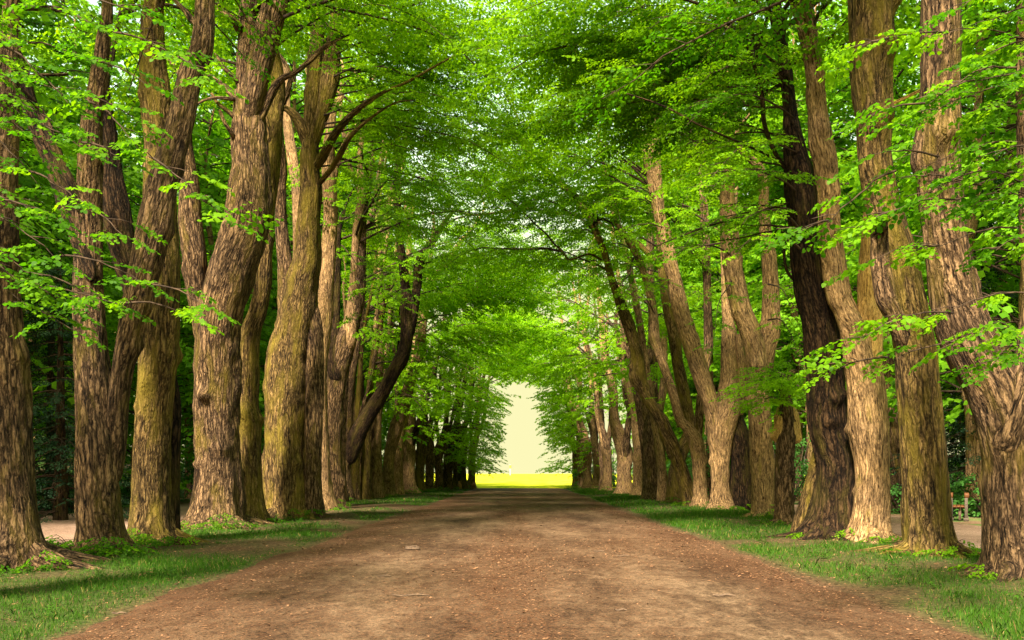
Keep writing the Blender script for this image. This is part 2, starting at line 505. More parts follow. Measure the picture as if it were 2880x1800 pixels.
class Foliage:
    def __init__(self, seed):
        self.g = np.random.default_rng(seed)
        self.s = []      # x y z yaw pitch roll scale tone
        self.t = []      # tubes

    def bough(self, p0, p1, arch=0.25, droop=0.25, r0=0.03, dens=1.0, scale=0.7, tone=0.5, side=0.32, start=0.12, wig=0.13):
        g = self.g
        p0, p1 = np.asarray(p0, float), np.asarray(p1, float)
        L = np.linalg.norm(p1 - p0)
        n = 9
        t = np.linspace(0, 1, n)
        pts = p0 + (p1 - p0) * t[:, None]
        pts[:, 2] += L * (arch * t * (1 - t) * 2 - droop * np.clip(t - 0.55, 0, 1) ** 2)
        pts[1:] += np.cumsum(g.normal(0, wig * L / n, (n - 1, 3)), 0) * np.array([1, 1, 0.6])
        self.t.append((pts, r0 * (1 - 0.88 * t) + 0.002, 5))
        tn = g.normal(tone, 0.2)
        hd = pts[-1] - pts[0]
        yaw0 = math.atan2(hd[1], hd[0])
        m = max(3, int(L / 0.42 * dens))
        for k in range(m):
            tt = start + (1 - start) * (k + g.uniform(0, 1)) / m
            q = np.array([np.interp(tt, t, pts[:, j]) for j in range(3)])
            sg = 1 if k % 2 else -1
            shape = math.sin(math.pi * min(1, 0.18 + 0.8 * tt)) ** 0.6
            ls = side * L * g.uniform(0.5, 1.1) * shape
            ls = min(max(ls, 0.25), 2.2)
            yaw = yaw0 + sg * g.uniform(0.55, 1.15)
            pit = g.normal(-0.06, 0.14)
            e = q + ls * np.array([math.cos(yaw) * math.cos(pit), math.sin(yaw) * math.cos(pit), math.sin(pit) - 0.10])
            self.t.append((np.stack([q, 0.5 * (q + e) + (0, 0, 0.04 * ls), e]), np.array([r0 * 0.28 * (1 - 0.6 * tt) + 0.003, 0.005, 0.002]), 3))
            ns = max(1, int(ls / (0.5 * scale) * dens))
            for i in range(ns):
                u = (i + g.uniform(0.2, 0.9)) / ns
                pp = q + (e - q) * u
                s2 = 1 if i % 2 else -1
                self.s.append((*pp, yaw + s2 * g.uniform(0.1, 0.9), g.normal(-0.16, 0.16), g.normal(0, 0.22), scale * g.uniform(0.75, 1.2), tn + g.normal(0, 0.1)))
        self.s.append((*pts[-1], yaw0, -0.3, 0, scale, tn))

    def auto(self, stems, n, zlow, zhigh, lmin, lmax, toward=0.0, spread=3.2, scale=0.7, dens=1.0, rise=0.22, tone=0.5, r0=0.035, arch=None):
        g = self.g
        pts = np.vstack([s for s in stems])
        pts = pts[(pts[:, 2] > zlow - 0.5) & (pts[:, 2] < zhigh)]
        if len(pts) == 0:
            pts = np.vstack([s[-1:] for s in stems])
        n = int(n * 1.7)
        for na, za, zb, reach in (arch if isinstance(arch, list) else [arch] if arch else []):
            for k in range(na):
                z = za + (zb - za) * (k + g.uniform(.1, .9)) / na
                p = pts[np.argmin(np.abs(pts[:, 2] - z * .93))]
                tip = np.array([g.normal(0.2, .9) * 1.0, p[1] + g.normal(0, 1.6), z + g.normal(0.4, .5)])
                tip[0] += (1 if p[0] > 0 else -1) * -reach
                self.bough(p, tip, arch=g.uniform(.1, .3), droop=g.uniform(.1, .4), r0=r0 * g.uniform(.8, 1.2), dens=1.1, scale=scale, tone=tone)
        for k in range(n):
            p = pts[g.integers(len(pts))]
            fr = (p[2] - zlow) / max(1e-3, zhigh - zlow)
            a = toward + g.uniform(-spread, spread)
            L = g.uniform(lmin, lmax) * (1.0 - 0.3 * max(0, fr))
            e = p + L * np.array([math.cos(a), math.sin(a), g.normal(rise, 0.2)])
            self.bough(p, e, arch=g.uniform(0.0, 0.35), droop=g.uniform(0.2, 0.9), r0=r0 * g.uniform(0.7, 1.4), dens=dens, scale=scale, tone=tone)

    def build(self, name, mats, temps, parent, origin, clear=True, ymin=None, twigs=True):
        S = np.array(self.s)
        if clear:
            S = S[(S[:, 2] > zmin_road(S[:, 0], S[:, 1])) | (np.abs(S[:, 0]) > 8.5)]
        if ymin is not None:
            S = S[S[:, 1] > ymin]
        mb = MB()
        g = self.g
        pick = g.integers(len(temps), size=len(S))
        for k, T in enumerate(temps):
            A = S[pick == k]
            if len(A) == 0: continue
            nl, kv, _ = T.shape
            cy, sy, cp, sp, cr, sr = np.cos(A[:, 3]), np.sin(A[:, 3]), np.cos(A[:, 4]), np.sin(A[:, 4]), np.cos(A[:, 5]), np.sin(A[:, 5])
            X = np.stack([cy * cp, sy * cp, sp], 1)
            Yv = np.stack([-sy, cy, np.zeros_like(cy)], 1)
            Z = np.cross(X, Yv)
            Y2 = Yv * cr[:, None] + Z * sr[:, None]
            Z2 = -Yv * sr[:, None] + Z * cr[:, None]
            M = np.stack([X, Y2, Z2], 1) * A[:, 6, None, None]
            V = np.einsum('lkc,mcd->mlkd', T, M) + A[:, None, None, :3]
            cnt = len(A) * nl
            tone = np.clip(np.repeat(A[:, 7], nl) + g.normal(0, 0.13, cnt), 0, 1)
            mb.add(V.reshape(-1, 3), np.arange(cnt * kv).reshape(cnt, kv), 0, tone=np.repeat(tone, kv))
        if twigs:
            for (p, r, sg) in self.t:
                if clear and np.any((p[:, 2] < zmin_road(p[:, 0], p[:, 1]) - 0.3) & (np.abs(p[:, 0]) < 8)): continue
                tube(mb, p, r, sg, 1)
        return mb.build(name, mats, parent, origin)


# ------------------------------------------------------------------ avenue trees
TREE_GROUP = 'old lindens lining the avenue'


def px_stem(pts, Y, dy=0.0, wander=0.25, seed=0, ground=False, extend=0.0, bury=False):
    """a stem seen in the photo at depth Y -> world points and radii"""
    g = np.random.default_rng(seed)
    k = len(pts)
    ph = g.uniform(0, 6.28)
    W, r = [], []
    for i, q in enumerate(pts):
        yy = Y + dy * (min(1.0, 2.2 * i / (k - 1)) if bury else 1) + (0 if bury and i == 0 else wander * math.sin(ph + (pts[0][1] - q[1]) * Y / F * 0.55)) * (min(1.0, (pts[0][1] - q[1]) * Y / F / 3.0) if ground else 1)
        W.append(P(q[0], q[1], yy))
        a, b = pts[max(0, i - 1)], pts[min(k - 1, i + 1)]
        dx, dz = b[0] - a[0], b[1] - a[1]
        c = abs(dz) / (math.hypot(dx, dz) + 1e-6)
        r.append(q[2] * yy / F / 2 * max(c, 0.45))
    W, r = np.array(W), np.array(r)
    if bury:
        W = np.vstack([W[0] + (W[0] - W[1]) * 0.25, W])
        r = np.concatenate([[r[0] * 0.25], r])
    if ground:
        W = np.vstack([[W[0, 0], W[0, 1], -0.3], W])
        r = np.concatenate([[r[0] * 1.05], r])
        W[1, 2] = min(W[1, 2], 0.03)
    if extend > 0:
        d = norm(W[-1] - W[-2])
        d = norm(d * 0.6 + np.array([0, 0, 0.6]))
        W = np.vstack([W, W[-1] + d * extend * 0.5 + (g.normal(0, .3), g.normal(0, .3), 0), W[-1] + d * extend + (g.normal(0, .6), g.normal(0, .6), 0)])
        r = np.concatenate([r, [r[-1] * 0.55, 0.03]])
    return W, r


def linden(label, Y, bark, main, limbs=(), branches=(), crown=None, boughs=(), sprouts=0, lumps=(), ext=9.0, seed=1, group=TREE_GROUP, fine=False, sprout_x=None):
    W, r = px_stem(main, Y, seed=seed, ground=True, extend=ext)
    base = np.array([W[1, 0], W[1, 1], 0.0])
    root = empty('linden_tree', base)
    tag(root, label, 'tree', group)
    near = Y < 40
    seg, ds = (56, 0.07) if Y < 24 else (44, 0.09) if near else (22, 0.18)
    mb = MB()
    p, rr = stem(mb, W, r, seg, ds, seed, flare=1.0, lumps=lumps)
    mb.build('trunk', BARK[bark], root, base, True, ('bark',))
    if near:                                      # surface roots spreading from the foot
        gr_ = np.random.default_rng(seed + 900)
        a0 = gr_.uniform(0, 6.28)
        for k in range(6):
            a = a0 + k * 1.05 + gr_.normal(0, .2)
            d = np.array([math.cos(a), math.sin(a), 0.0])
            sd = np.array([-d[1], d[0], 0.0]) * gr_.normal(0, .18)
            rb = r[2] if len(r) > 2 else r[1]
            Lr = gr_.uniform(.5, 1.15)
            q = np.array([base + d * rb * .55 + (0, 0, .42), base + d * rb * 1.05 + (0, 0, .17), base + d * (rb * 1.2 + Lr * .4) + sd * .4 + (0, 0, .075), base + d * (rb * 1.2 + Lr) + sd + (0, 0, -.02), base + d * (rb * 1.2 + Lr * 1.35) + sd * 1.5 + (0, 0, -.14)])
            w = gr_.uniform(.8, 1.25) * (rb / .42)
            mb = MB()
            stem(mb, q, np.array([.10, .15, .105, .065, .03]) * w, 14, .05, seed * 3 + k, rough=.6)
            mb.build('root', BARK[bark], root, base, True, ('bark',))
    stems = [p]
    for i, lb in enumerate(limbs):
        pts, dy = lb[0], lb[1]
        bk = lb[2] if len(lb) > 2 else bark
        e2 = lb[3] if len(lb) > 3 else 2.5
        gr = pts[0][1] > VY + H * F / Y - 60
        W2, r2 = px_stem(pts, Y, dy, wander=0.15, seed=seed * 7 + i, ground=gr, extend=e2, bury=not gr)
        mb = MB()
        p2, _ = stem(mb, W2, r2, max(14, seg * 2 // 3), ds, seed * 13 + i, flare=0.0, rough=lb[4] if len(lb) > 4 else 1.0)
        mb.build('limb', BARK[bk], root, base, True, ('bark',))
        stems.append(p2)
    for i, (pts, dy) in enumerate(branches):
        W2, r2 = px_stem(pts, Y, dy, wander=0.1, seed=seed * 17 + i, bury=True)
        mb = MB()
        p2, _ = stem(mb, W2, r2, 12, 0.12, seed * 19 + i, rough=0.6)
        mb.build('branch', BARK[bark], root, base, True, ('bark',))
        if W2[-1, 2] > 6: stems.append(p2[len(p2) // 2:])
    fo = Foliage(seed * 31)
    if crown:
        fo.auto(stems, **crown)
    for (a, b, ya, yb, kw) in boughs:
        fo.bough(P(*a, ya), P(*b, yb), **kw)
    if fo.s:
        temps = T_FINE if fine else (T_MID if Y < 62 else T_FAR)
        fo.build('crown', [LEAF, TWIG], temps, root, base)
    if sprouts:
        g = np.random.default_rng(seed * 37)
        for k in range(sprouts):
            fs = Foliage(seed * 37 + k)
            a = g.uniform(-2.9, -0.2)
            d = np.array([math.cos(a), math.sin(a), 0])
            q = base + d * (r[1] * g.uniform(0.75, 1.05)) + (0, 0, g.uniform(0.0, 0.15))
            L = g.uniform(0.25, 0.65)
            e = q + d * L * 0.55 + (0, 0, L * g.uniform(0.3, 0.9))
            fs.bough(q, e, arch=0.2, droop=0.6, r0=0.008, dens=1.0, scale=0.36, tone=0.3, side=0.55, start=0.3)
            fs.build('basal_shoot', [LEAF, TWIG], T_FINE if Y < 24 else T_MID, root, base, clear=False)  # leafy shoot on its own twig at the trunk foot
    return root, stems, base


# ---- crown presets: towards the road is +X (0) for the dogs' row and -X (pi) for the bench row
def cr(toward, n=26, zlow=11, zhigh=22, lmin=2.5, lmax=6.5, spread=2.4, scale=0.8, dens=1.0, rise=0.12, tone=0.5, r0=0.05, arch=None):
    return dict(arch=arch, n=n, zlow=zlow, zhigh=zhigh + 3, lmin=lmin * 1.1, lmax=lmax * 1.2, toward=toward, spread=spread, scale=scale, dens=dens, rise=rise, tone=tone, r0=r0)


PI = math.pi
# ================= dogs' row (in the photo's left half)
linden('huge linden cut by the picture edge, roots mossy, opposite the trunk that bends low', 15.8, 'brown',
       [(40, 1620, 245), (42, 1575, 200), (42, 1530, 165), (38, 1450, 134), (25, 1257, 112), (20, 1100, 108), (10, 900, 92), (12, 700, 78), (12, 530, 70), (18, 400, 68), (22, 300, 62), (25, 200, 55), (30, 50, 45), (30, -150, 35)],
       crown=cr(0.3, n=14, zlow=10.5, zhigh=17, lmin=2, lmax=4.5), sprouts=10, seed=3)
linden('linden with a slanting limb crossing two neighbours, mossy foot full of shoots', 18.6, 'brown',
       [(290, 1578, 178), (282, 1500, 130), (275, 1400, 116), (272, 1257, 114), (262, 1100, 100), (252, 900, 84), (250, 700, 72), (250, 535, 68), (256, 400, 66), (262, 330, 58), (275, 240, 50), (290, 120, 40), (300, -50, 28)],
       limbs=[([(322, 1330, 45), (328, 1200, 60), (335, 1110, 56), (350, 1010, 60), (375, 892, 74), (428, 655, 90), (455, 535, 84), (502, 357, 78), (535, 208, 72), (568, 130, 66), (578, 0, 52), (590, -150, 40)], -0.35),
              ([(250, 760, 40), (215, 640, 58), (180, 540, 58), (150, 460, 56), (115, 380, 54), (85, 300, 45), (60, 200, 35)], 0.4, 'dark', 1.5),
              ([(228, 590, 28), (205, 530, 30), (175, 470, 30), (147, 391, 28), (120, 320, 20)], 0.2, 'dark', 1.0)],
       branches=[([(540, 60, 22), (520, 30, 18), (495, 5, 14), (470, -30, 10)], 0.2)],
       crown=cr(0.2, n=14, zlow=11, zhigh=18, lmin=2, lmax=5), sprouts=20, seed=5)
linden('olive mossy linden with a scarred, ringed trunk behind the slanting limb', 21.3, 'mossy',
       [(432, 1545, 175), (428, 1500, 128), (425, 1400, 105), (428, 1257, 96), (438, 1108, 96), (445, 1000, 108), (450, 900, 112), (457, 800, 98), (458, 700, 94), (452, 600, 90), (450, 500, 85), (447, 400, 80), (440, 300, 76), (433, 180, 72), (428, 60, 62), (425, -100, 50)],
       limbs=[([(430, 930, 70), (405, 860, 80), (375, 790, 84), (350, 717, 78), (330, 610, 82), (313, 500, 62), (308, 420, 50), (300, 330, 40), (292, 230, 30)], 0.5, 'dark'),
              ([(490, 1565, 66), (482, 1480, 46), (485, 1257, 44), (490, 1130, 38), (476, 1040, 30)], 0.55, 'dark', 0.0)],
       crown=cr(0.2, n=14, zlow=12, zhigh=20, lmin=2, lmax=5.5), sprouts=16, seed=8)
linden('biggest forked linden of the dogs\' row, furrowed pinkish bark, long side branches', 27.6, 'brown',
       [(600, 1512, 225), (606, 1450, 158), (612, 1350, 130), (610, 1250, 120), (610, 1100, 120), (608, 1000, 124), (615, 900, 128), (640, 800, 140), (665, 720, 140), (690, 650, 128), (702, 560, 120), (705, 480, 104), (700, 400, 95), (702, 300, 86), (704, 220, 82), (702, 143, 76), (700, 60, 60), (705, -40, 50), (700, -200, 38)],
       limbs=[([(706, 330, 50), (722, 240, 62), (740, 150, 70), (758, 70, 72), (775, 0, 64), (785, -100, 52), (790, -220, 36)], -0.2),
              ([(582, 950, 66), (565, 870, 62), (552, 807, 60), (548, 718, 70), (537, 628, 68), (533, 539, 56), (525, 450, 42), (520, 380, 34)], -0.3),
              ([(520, 1488, 50), (548, 1450, 46), (562, 1390, 44), (568, 1300, 36)], -0.3, 'dark', 0.0)],
       branches=[([(735, 330, 24), (762, 265, 28), (792, 222, 27), (831, 203, 25), (876, 167, 22), (911, 134, 19), (950, 112, 13), (990, 95, 8)], -0.5),
                 ([(665, 335, 20), (640, 312, 18), (623, 300, 16), (608, 285, 12), (595, 262, 9)], -0.3),
                 ([(665, 280, 26), (645, 278, 24), (605, 275, 20), (575, 282, 16), (545, 298, 12)], -0.4),
                 ([(672, 290, 24), (645, 255, 24), (623, 235, 22), (600, 220, 18), (575, 205, 14)], 0.3),
                 ([(680, 240, 18), (655, 215, 18), (629, 190, 16), (615, 170, 13), (606, 150, 9)], -0.3),
                 ([(680, 90, 34), (660, 60, 32), (635, 40, 28), (605, 18, 20), (580, -10, 14)], -0.4),
                 ([(665, 400, 16), (650, 372, 15), (632, 345, 12), (618, 310, 9)], -0.4),
                 ([(640, 625, 14), (622, 617, 18), (600, 610, 14), (575, 600, 8)], -0.4)],
       crown=cr(0.2, n=13, zlow=14.5, zhigh=23, lmin=3, lmax=7, arch=(4, 14.5, 17.5, .8)), sprouts=26, seed=11)
linden('burr-footed linden wedged behind the biggest forked trunk, mossy upper stem', 30.0, 'mossy',
       [(712, 1490, 120), (708, 1420, 76), (704, 1320, 66), (702, 1230, 66), (696, 1180, 76), (697, 1130, 60), (699, 1060, 58), (700, 1000, 54), (706, 930, 54), (726, 870, 50), (742, 790, 46), (747, 700, 40), (752, 600, 40), (760, 520, 42), (766, 450, 48), (770, 380, 50), (772, 300, 46), (778, 200, 36)],
       lumps=[(3.4, PI, 0.25, 0.45), (3.2, -PI / 2, .22, .3)],
       branches=[([(768, 480, 24), (762, 430, 28), (755, 380, 26), (745, 330, 16)], -0.3)],
       crown=cr(0.2, n=7, zlow=14, zhigh=22, lmin=2.5, lmax=6), sprouts=14, seed=13)
linden('massive fused linden forking like a tuning fork, one long bare limb arching over the road', 33.2, 'mossy',
       [(798, 1475, 200), (800, 1440, 145), (803, 1317, 126), (806, 1200, 128), (815, 1108, 138), (822, 1000, 128), (835, 900, 110), (850, 800, 96), (866, 718, 80), (867, 629, 66), (873, 539, 60), (871, 450, 48), (876, 327, 42), (886, 208, 46), (890, 120, 42), (893, 30, 34), (890, -100, 26)],
       limbs=[([(812, 980, 50), (805, 850, 48), (800, 740, 42), (791, 629, 36), (790, 539, 30), (792, 460, 28), (785, 400, 26), (780, 330, 22)], 0.3, 'brown'),
              ([(880, 420, 26), (895, 365, 32), (912, 300, 40), (924, 240, 48), (930, 190, 48), (940, 130, 42), (945, 50, 34), (950, -60, 24)], -0.2),
              ([(880, 1462, 70), (878, 1380, 58), (880, 1250, 52), (884, 1120, 50), (886, 1000, 48), (880, 900, 44), (872, 840, 30)], -0.15, 'brown', 0.0)],
       branches=[([(885, 480, 26), (915, 425, 27), (945, 372, 27), (990, 322, 25), (1035, 286, 23), (1085, 256, 21), (1150, 228, 17), (1220, 188, 13), (1290, 150, 9)], -3.4), ([(895, 520, 18), (935, 470, 18), (958, 430, 18), (990, 378, 17), (1045, 330, 14), (1110, 290, 11), (1160, 282, 7)], -3.0), ([(876, 430, 30), (860, 390, 36), (845, 350, 36), (820, 315, 34), (785, 298, 26), (750, 290, 18)], -0.3)],
       lumps=[(2.9, PI * 0.75 + PI, 0.28, 0.4)],
       crown=cr(0.1, n=10, zlow=16.5, zhigh=22, lmin=3, lmax=8, tone=0.65, arch=(4, 14, 16.5, .6)), boughs=[((935, 200), (1480, 300), 33, 35, dict(scale=.72, r0=.035, arch=.1, droop=.2, dens=1.1, side=.34, tone=.72)), ((930, 240), (1460, 400), 33, 36.5, dict(scale=.72, r0=.035, arch=.1, droop=.2, dens=1.1, side=.34, tone=.72)), ((920, 290), (1330, 470), 33, 35, dict(scale=.72, r0=.035, arch=.1, droop=.2, dens=1.1, side=.34, tone=.72)), ((935, 150), (1500, 60), 33, 35, dict(scale=.72, r0=.035, arch=.1, droop=.2, dens=1.1, side=.34, tone=.72)), ((900, 350), (1420, 460), 33, 33, dict(scale=.72, r0=.035, arch=.1, droop=.2, dens=1.1, side=.34, tone=.72)), ((930, 100), (1380, 150), 33, 33, dict(scale=.72, r0=.035, arch=.1, droop=.2, dens=1.1, side=.34, tone=.72)), ((920, 210), (1250, 230), 33, 36.5, dict(scale=.72, r0=.035, arch=.1, droop=.2, dens=1.1, side=.34, tone=.72)), ((905, 300), (1220, 400), 33, 33, dict(scale=.72, r0=.035, arch=.1, droop=.2, dens=1.1, side=.34, tone=.72)), ((890, 420), (1240, 430), 33, 31.5, dict(scale=.68, r0=.035, arch=.1, droop=.2, dens=1.1, side=.34, tone=.72)), ((890, 380), (1330, 350), 33, 33, dict(scale=.68, r0=.035, arch=.1, droop=.2, dens=1.1, side=.34, tone=.72)), ((895, 330), (1260, 270), 33, 30, dict(scale=.68, r0=.035, arch=.1, droop=.2, dens=1.1, side=.34, tone=.72)), ((900, 280), (1400, 240), 33, 34.5, dict(scale=.68, r0=.035, arch=.1, droop=.2, dens=1.1, side=.34, tone=.72)), ((905, 240), (1300, 160), 33, 34.5, dict(scale=.68, r0=.035, arch=.1, droop=.2, dens=1.1, side=.34, tone=.72)), ((915, 200), (1420, 120), 33, 31.5, dict(scale=.68, r0=.035, arch=.1, droop=.2, dens=1.1, side=.34, tone=.72)), ((930, 160), (1340, 60), 33, 30, dict(scale=.68, r0=.035, arch=.1, droop=.2, dens=1.1, side=.34, tone=.72)), ((935, 110), (1430, 10), 33, 30, dict(scale=.68, r0=.035, arch=.1, droop=.2, dens=1.1, side=.34, tone=.72)), ((940, 60), (1280, -40), 33, 30, dict(scale=.68, r0=.035, arch=.1, droop=.2, dens=1.1, side=.34, tone=.72)), ((880, 470), (1150, 500), 33, 34.5, dict(scale=.68, r0=.035, arch=.1, droop=.2, dens=1.1, side=.34, tone=.72)), ((900, 360), (1180, 330), 33, 33, dict(scale=.68, r0=.035, arch=.1, droop=.2, dens=1.1, side=.34, tone=.72)), ((930, 220), (1160, 190), 33, 30, dict(scale=.68, r0=.035, arch=.1, droop=.2, dens=1.1, side=.34, tone=.72)), ((930, 130), (1180, 90), 33, 31.5, dict(scale=.68, r0=.035, arch=.1, droop=.2, dens=1.1, side=.34, tone=.72)), ((930, 30), (1160, 10), 33, 33, dict(scale=.68, r0=.035, arch=.1, droop=.2, dens=1.1, side=.34, tone=.72)), ((900, 300), (1440, 330), 33, 33, dict(scale=.68, r0=.035, arch=.1, droop=.2, dens=1.1, side=.34, tone=.72)), ((920, 170), (1450, 180), 33, 31.5, dict(scale=.68, r0=.035, arch=.1, droop=.2, dens=1.1, side=.34, tone=.72))],
       sprouts=8, seed=17)
linden('slender pale linden squeezed in behind the massive fused one', 40.5, 'pale',
       [(905, 1442, 90), (900, 1350, 56), (898, 1200, 46), (898, 1050, 44), (906, 900, 50), (916, 800, 46), (923, 700, 43), (930, 600, 41), (926, 520, 40), (922, 450, 34), (928, 380, 28), (938, 300, 22)],
       limbs=[([(928, 560, 26), (930, 470, 26), (928, 380, 26), (925, 280, 22), (930, 180, 18), (935, 60, 14)], 0.4)],
       branches=[([(930, 560, 18), (938, 510, 17), (953, 446, 17), (975, 395, 17), (1000, 356, 16), (1045, 327, 14), (1080, 303, 12), (1115, 275, 9)], -0.4)],
       crown=cr(0.0, n=8, zlow=14, zhigh=19, lmin=3, lmax=7.5, tone=0.7, spread=2, arch=(3, 14.5, 17, .4)), sprouts=4, ext=1.0, seed=19)
linden('knobbly linden with a dark cleft fork and a sinuous light stem', 45.0, 'brown',
       [(938, 1440, 80), (936, 1350, 58), (937, 1257, 50), (938, 1150, 56), (948, 1050, 62), (968, 970, 60), (992, 900, 50), (1006, 830, 44), (1010, 759, 36), (1015, 680, 30), (1018, 600, 26), (1035, 520, 22), (1050, 420, 16)],
       limbs=[([(985, 960, 36), (990, 850, 30), (996, 760, 22), (1000, 690, 21), (1003, 640, 21), (1012, 590, 23), (1017, 540, 22), (1012, 450, 15), (1020, 380, 14), (1030, 310, 12), (1040, 240, 9)], -0.6, 'pale'),
              ([(1014, 545, 14), (1000, 510, 16), (985, 480, 16), (975, 430, 14), (962, 330, 13), (958, 290, 12), (965, 200, 10)], -0.6, 'pale', 1.0),
              ([(945, 1060, 40), (935, 980, 42), (938, 900, 38), (942, 800, 34), (945, 700, 28)], 0.4, 'dark')],
       lumps=[(4.0, PI * 1.6, 0.25, 0.35), (1.2, PI * 1.4, .2, .35)],
       crown=cr(0.0, n=9, zlow=12, zhigh=18, lmin=3, lmax=8, tone=0.7, spread=2, arch=(4, 12.5, 15, .5)), sprouts=6, ext=4, seed=23,
       boughs=[((990, 830), (1130, 860), 45, 43.5, dict(scale=0.75, tone=.62, r0=.03)), ((960, 720), (1090, 770), 45, 43, dict(scale=0.75, tone=.62, r0=.03)), ((1000, 780), (1050, 950), 44, 43, dict(scale=0.75, tone=.55, r0=.03)), ((985, 900), (1035, 960), 44, 42, dict(scale=.7, tone=.6, r0=.02)), ((960, 690), (1030, 830), 44, 42, dict(scale=.75, tone=.6, r0=.03))])
linden('pollarded linden throwing a thick dark limb out across its neighbour', 54, 'brown',
       [(970, 1415, 62), (968, 1350, 42), (966, 1257, 38), (968, 1200, 42), (975, 1130, 40), (985, 1060, 34), (1000, 980, 26), (1010, 920, 20), (1020, 840, 16)],
       limbs=[([(988, 1290, 34), (1005, 1225, 50), (1035, 1170, 48), (1070, 1115, 46), (1100, 1060, 44), (1125, 1015, 48), (1140, 975, 36), (1145, 900, 36), (1138, 785, 25), (1124, 660, 24), (1115, 540, 20), (1125, 420, 14)], -0.4, 'dark'),
              ([(1135, 990, 26), (1160, 900, 26), (1172, 812, 26), (1180, 735, 28), (1210, 690, 26), (1235, 650, 20), (1270, 600, 14), (1310, 590, 9)], -0.5, 'dark', 1.0)],
       crown=cr(0.0, n=8, zlow=11, zhigh=16, lmin=3, lmax=8, tone=0.7, spread=2, arch=(4, 12.5, 14.5, .5)), ext=4, seed=29, sprouts=6)
linden('leaning linden with a forked pale stem rising over the row to its light tip', 64, 'pale',
       [(1088, 1402, 52), (1092, 1330, 32), (1095, 1280, 32), (1105, 1240, 36), (1120, 1185, 37), (1140, 1119, 37), (1162, 1053, 32), (1178, 1000, 29), (1185, 930, 28), (1190, 870, 28), (1205, 838, 22), (1215, 798, 23), (1235, 764, 23), (1266, 727, 21), (1297, 679, 18), (1325, 648, 13), (1345, 620, 9)],
       limbs=[([(1180, 990, 16), (1168, 900, 17), (1160, 830, 17), (1150, 740, 16), (1150, 640, 13)], 0.5),
              ([(1080, 700, 22), (1083, 619, 22), (1101, 547, 20), (1131, 464, 19), (1137, 405, 16), (1178, 303, 11)], 0.4, 'brown', 1.0)],
       crown=cr(0.0, n=8, zlow=9, zhigh=15, lmin=3, lmax=8, rise=.05, tone=0.75, spread=2, arch=(4, 12, 14, .5)), ext=2, seed=31, sprouts=4)

for (lab, Y, bk, pts, sd) in (
        ('slim pale linden seen in the gap behind the two biggest forked trunks', 46, 'pale', [(838, 1434, 60), (838, 1300, 42), (838, 1100, 38), (840, 800, 34), (838, 560, 32), (822, 440, 30), (808, 340, 26), (800, 200, 20)], 301),
        ('slender brown linden leaning roadward between the knobbly and the pollarded ones', 50, 'brown', [(958, 1423, 44), (958, 1300, 30), (962, 1150, 27), (975, 980, 25), (1002, 820, 22), (1036, 660, 20), (1062, 520, 16), (1080, 380, 12)], 302),
        ('thin mossy linden swaying beside the pollarded one toward the road', 58, 'mossy', [(1030, 1411, 38), (1030, 1300, 25), (1034, 1180, 22), (1046, 1040, 20), (1070, 900, 18), (1108, 740, 15), (1160, 600, 11)], 303),
        ('young pale linden standing just before the leaning pale forked one', 60, 'pale', [(1062, 1407, 36), (1062, 1300, 23), (1064, 1180, 20), (1070, 1000, 18), (1068, 820, 16), (1060, 640, 13)], 304)):
    linden(lab, Y, bk, pts, crown=cr(0.0, n=5, zlow=11, zhigh=14, lmin=2, lmax=5, tone=.7, spread=2), seed=sd, ext=2)
for (lab, Y, bk, pts, sd) in (
        ('slender ochre linden leaning in behind the hard leaning mossy one', 52, 'pale', [(1868, 1419, 40), (1862, 1330, 27), (1848, 1220, 24), (1826, 1090, 22), (1806, 960, 20), (1782, 820, 18), (1752, 680, 15), (1715, 560, 11)], 305),
        ('thin brown linden leaning roadward between the dark-backed and far ones', 61, 'brown', [(1822, 1405, 34), (1816, 1300, 22), (1802, 1180, 20), (1778, 1040, 18), (1750, 900, 16), (1716, 760, 13), (1680, 640, 9)], 306),
        ('straight slim linden far behind the ochre twin linden', 56, 'brown', [(1998, 1411, 34), (1998, 1300, 24), (1996, 1100, 22), (1992, 900, 20), (1988, 700, 18), (1984, 560, 14)], 307)):
    linden(lab, Y, bk, pts, crown=cr(PI, n=5, zlow=11, zhigh=14, lmin=2, lmax=5, tone=.7, spread=2), seed=sd, ext=2)

# far part of the dogs' row: trunks in the photo at (x, width, depth)
far_left = [(1000, 24, 57.5), (1022, 24, 60), (1047, 28, 62), (1118, 28, 70), (1151, 38, 75), (1183, 27, 80), (1207, 25, 84), (1235, 25, 88), (1260, 28, 92), (1281, 15, 95), (1300, 28, 98), (1326, 22, 102)]
far_right = [(1840, 60, 56), (1795, 34, 66), (1757, 44, 72), (1707, 28, 82), (1694, 18, 86), (1676, 22, 92), (1652, 24, 96), (1634, 18, 101), (1618, 18, 105)]
ORD = ['', 'last', 'second', 'third', 'fourth', 'fifth', 'sixth', 'seventh', 'eighth', 'ninth', 'tenth', 'eleventh', 'twelfth', 'thirteenth', 'fourteenth', 'fifteenth', 'sixteenth', 'seventeenth']


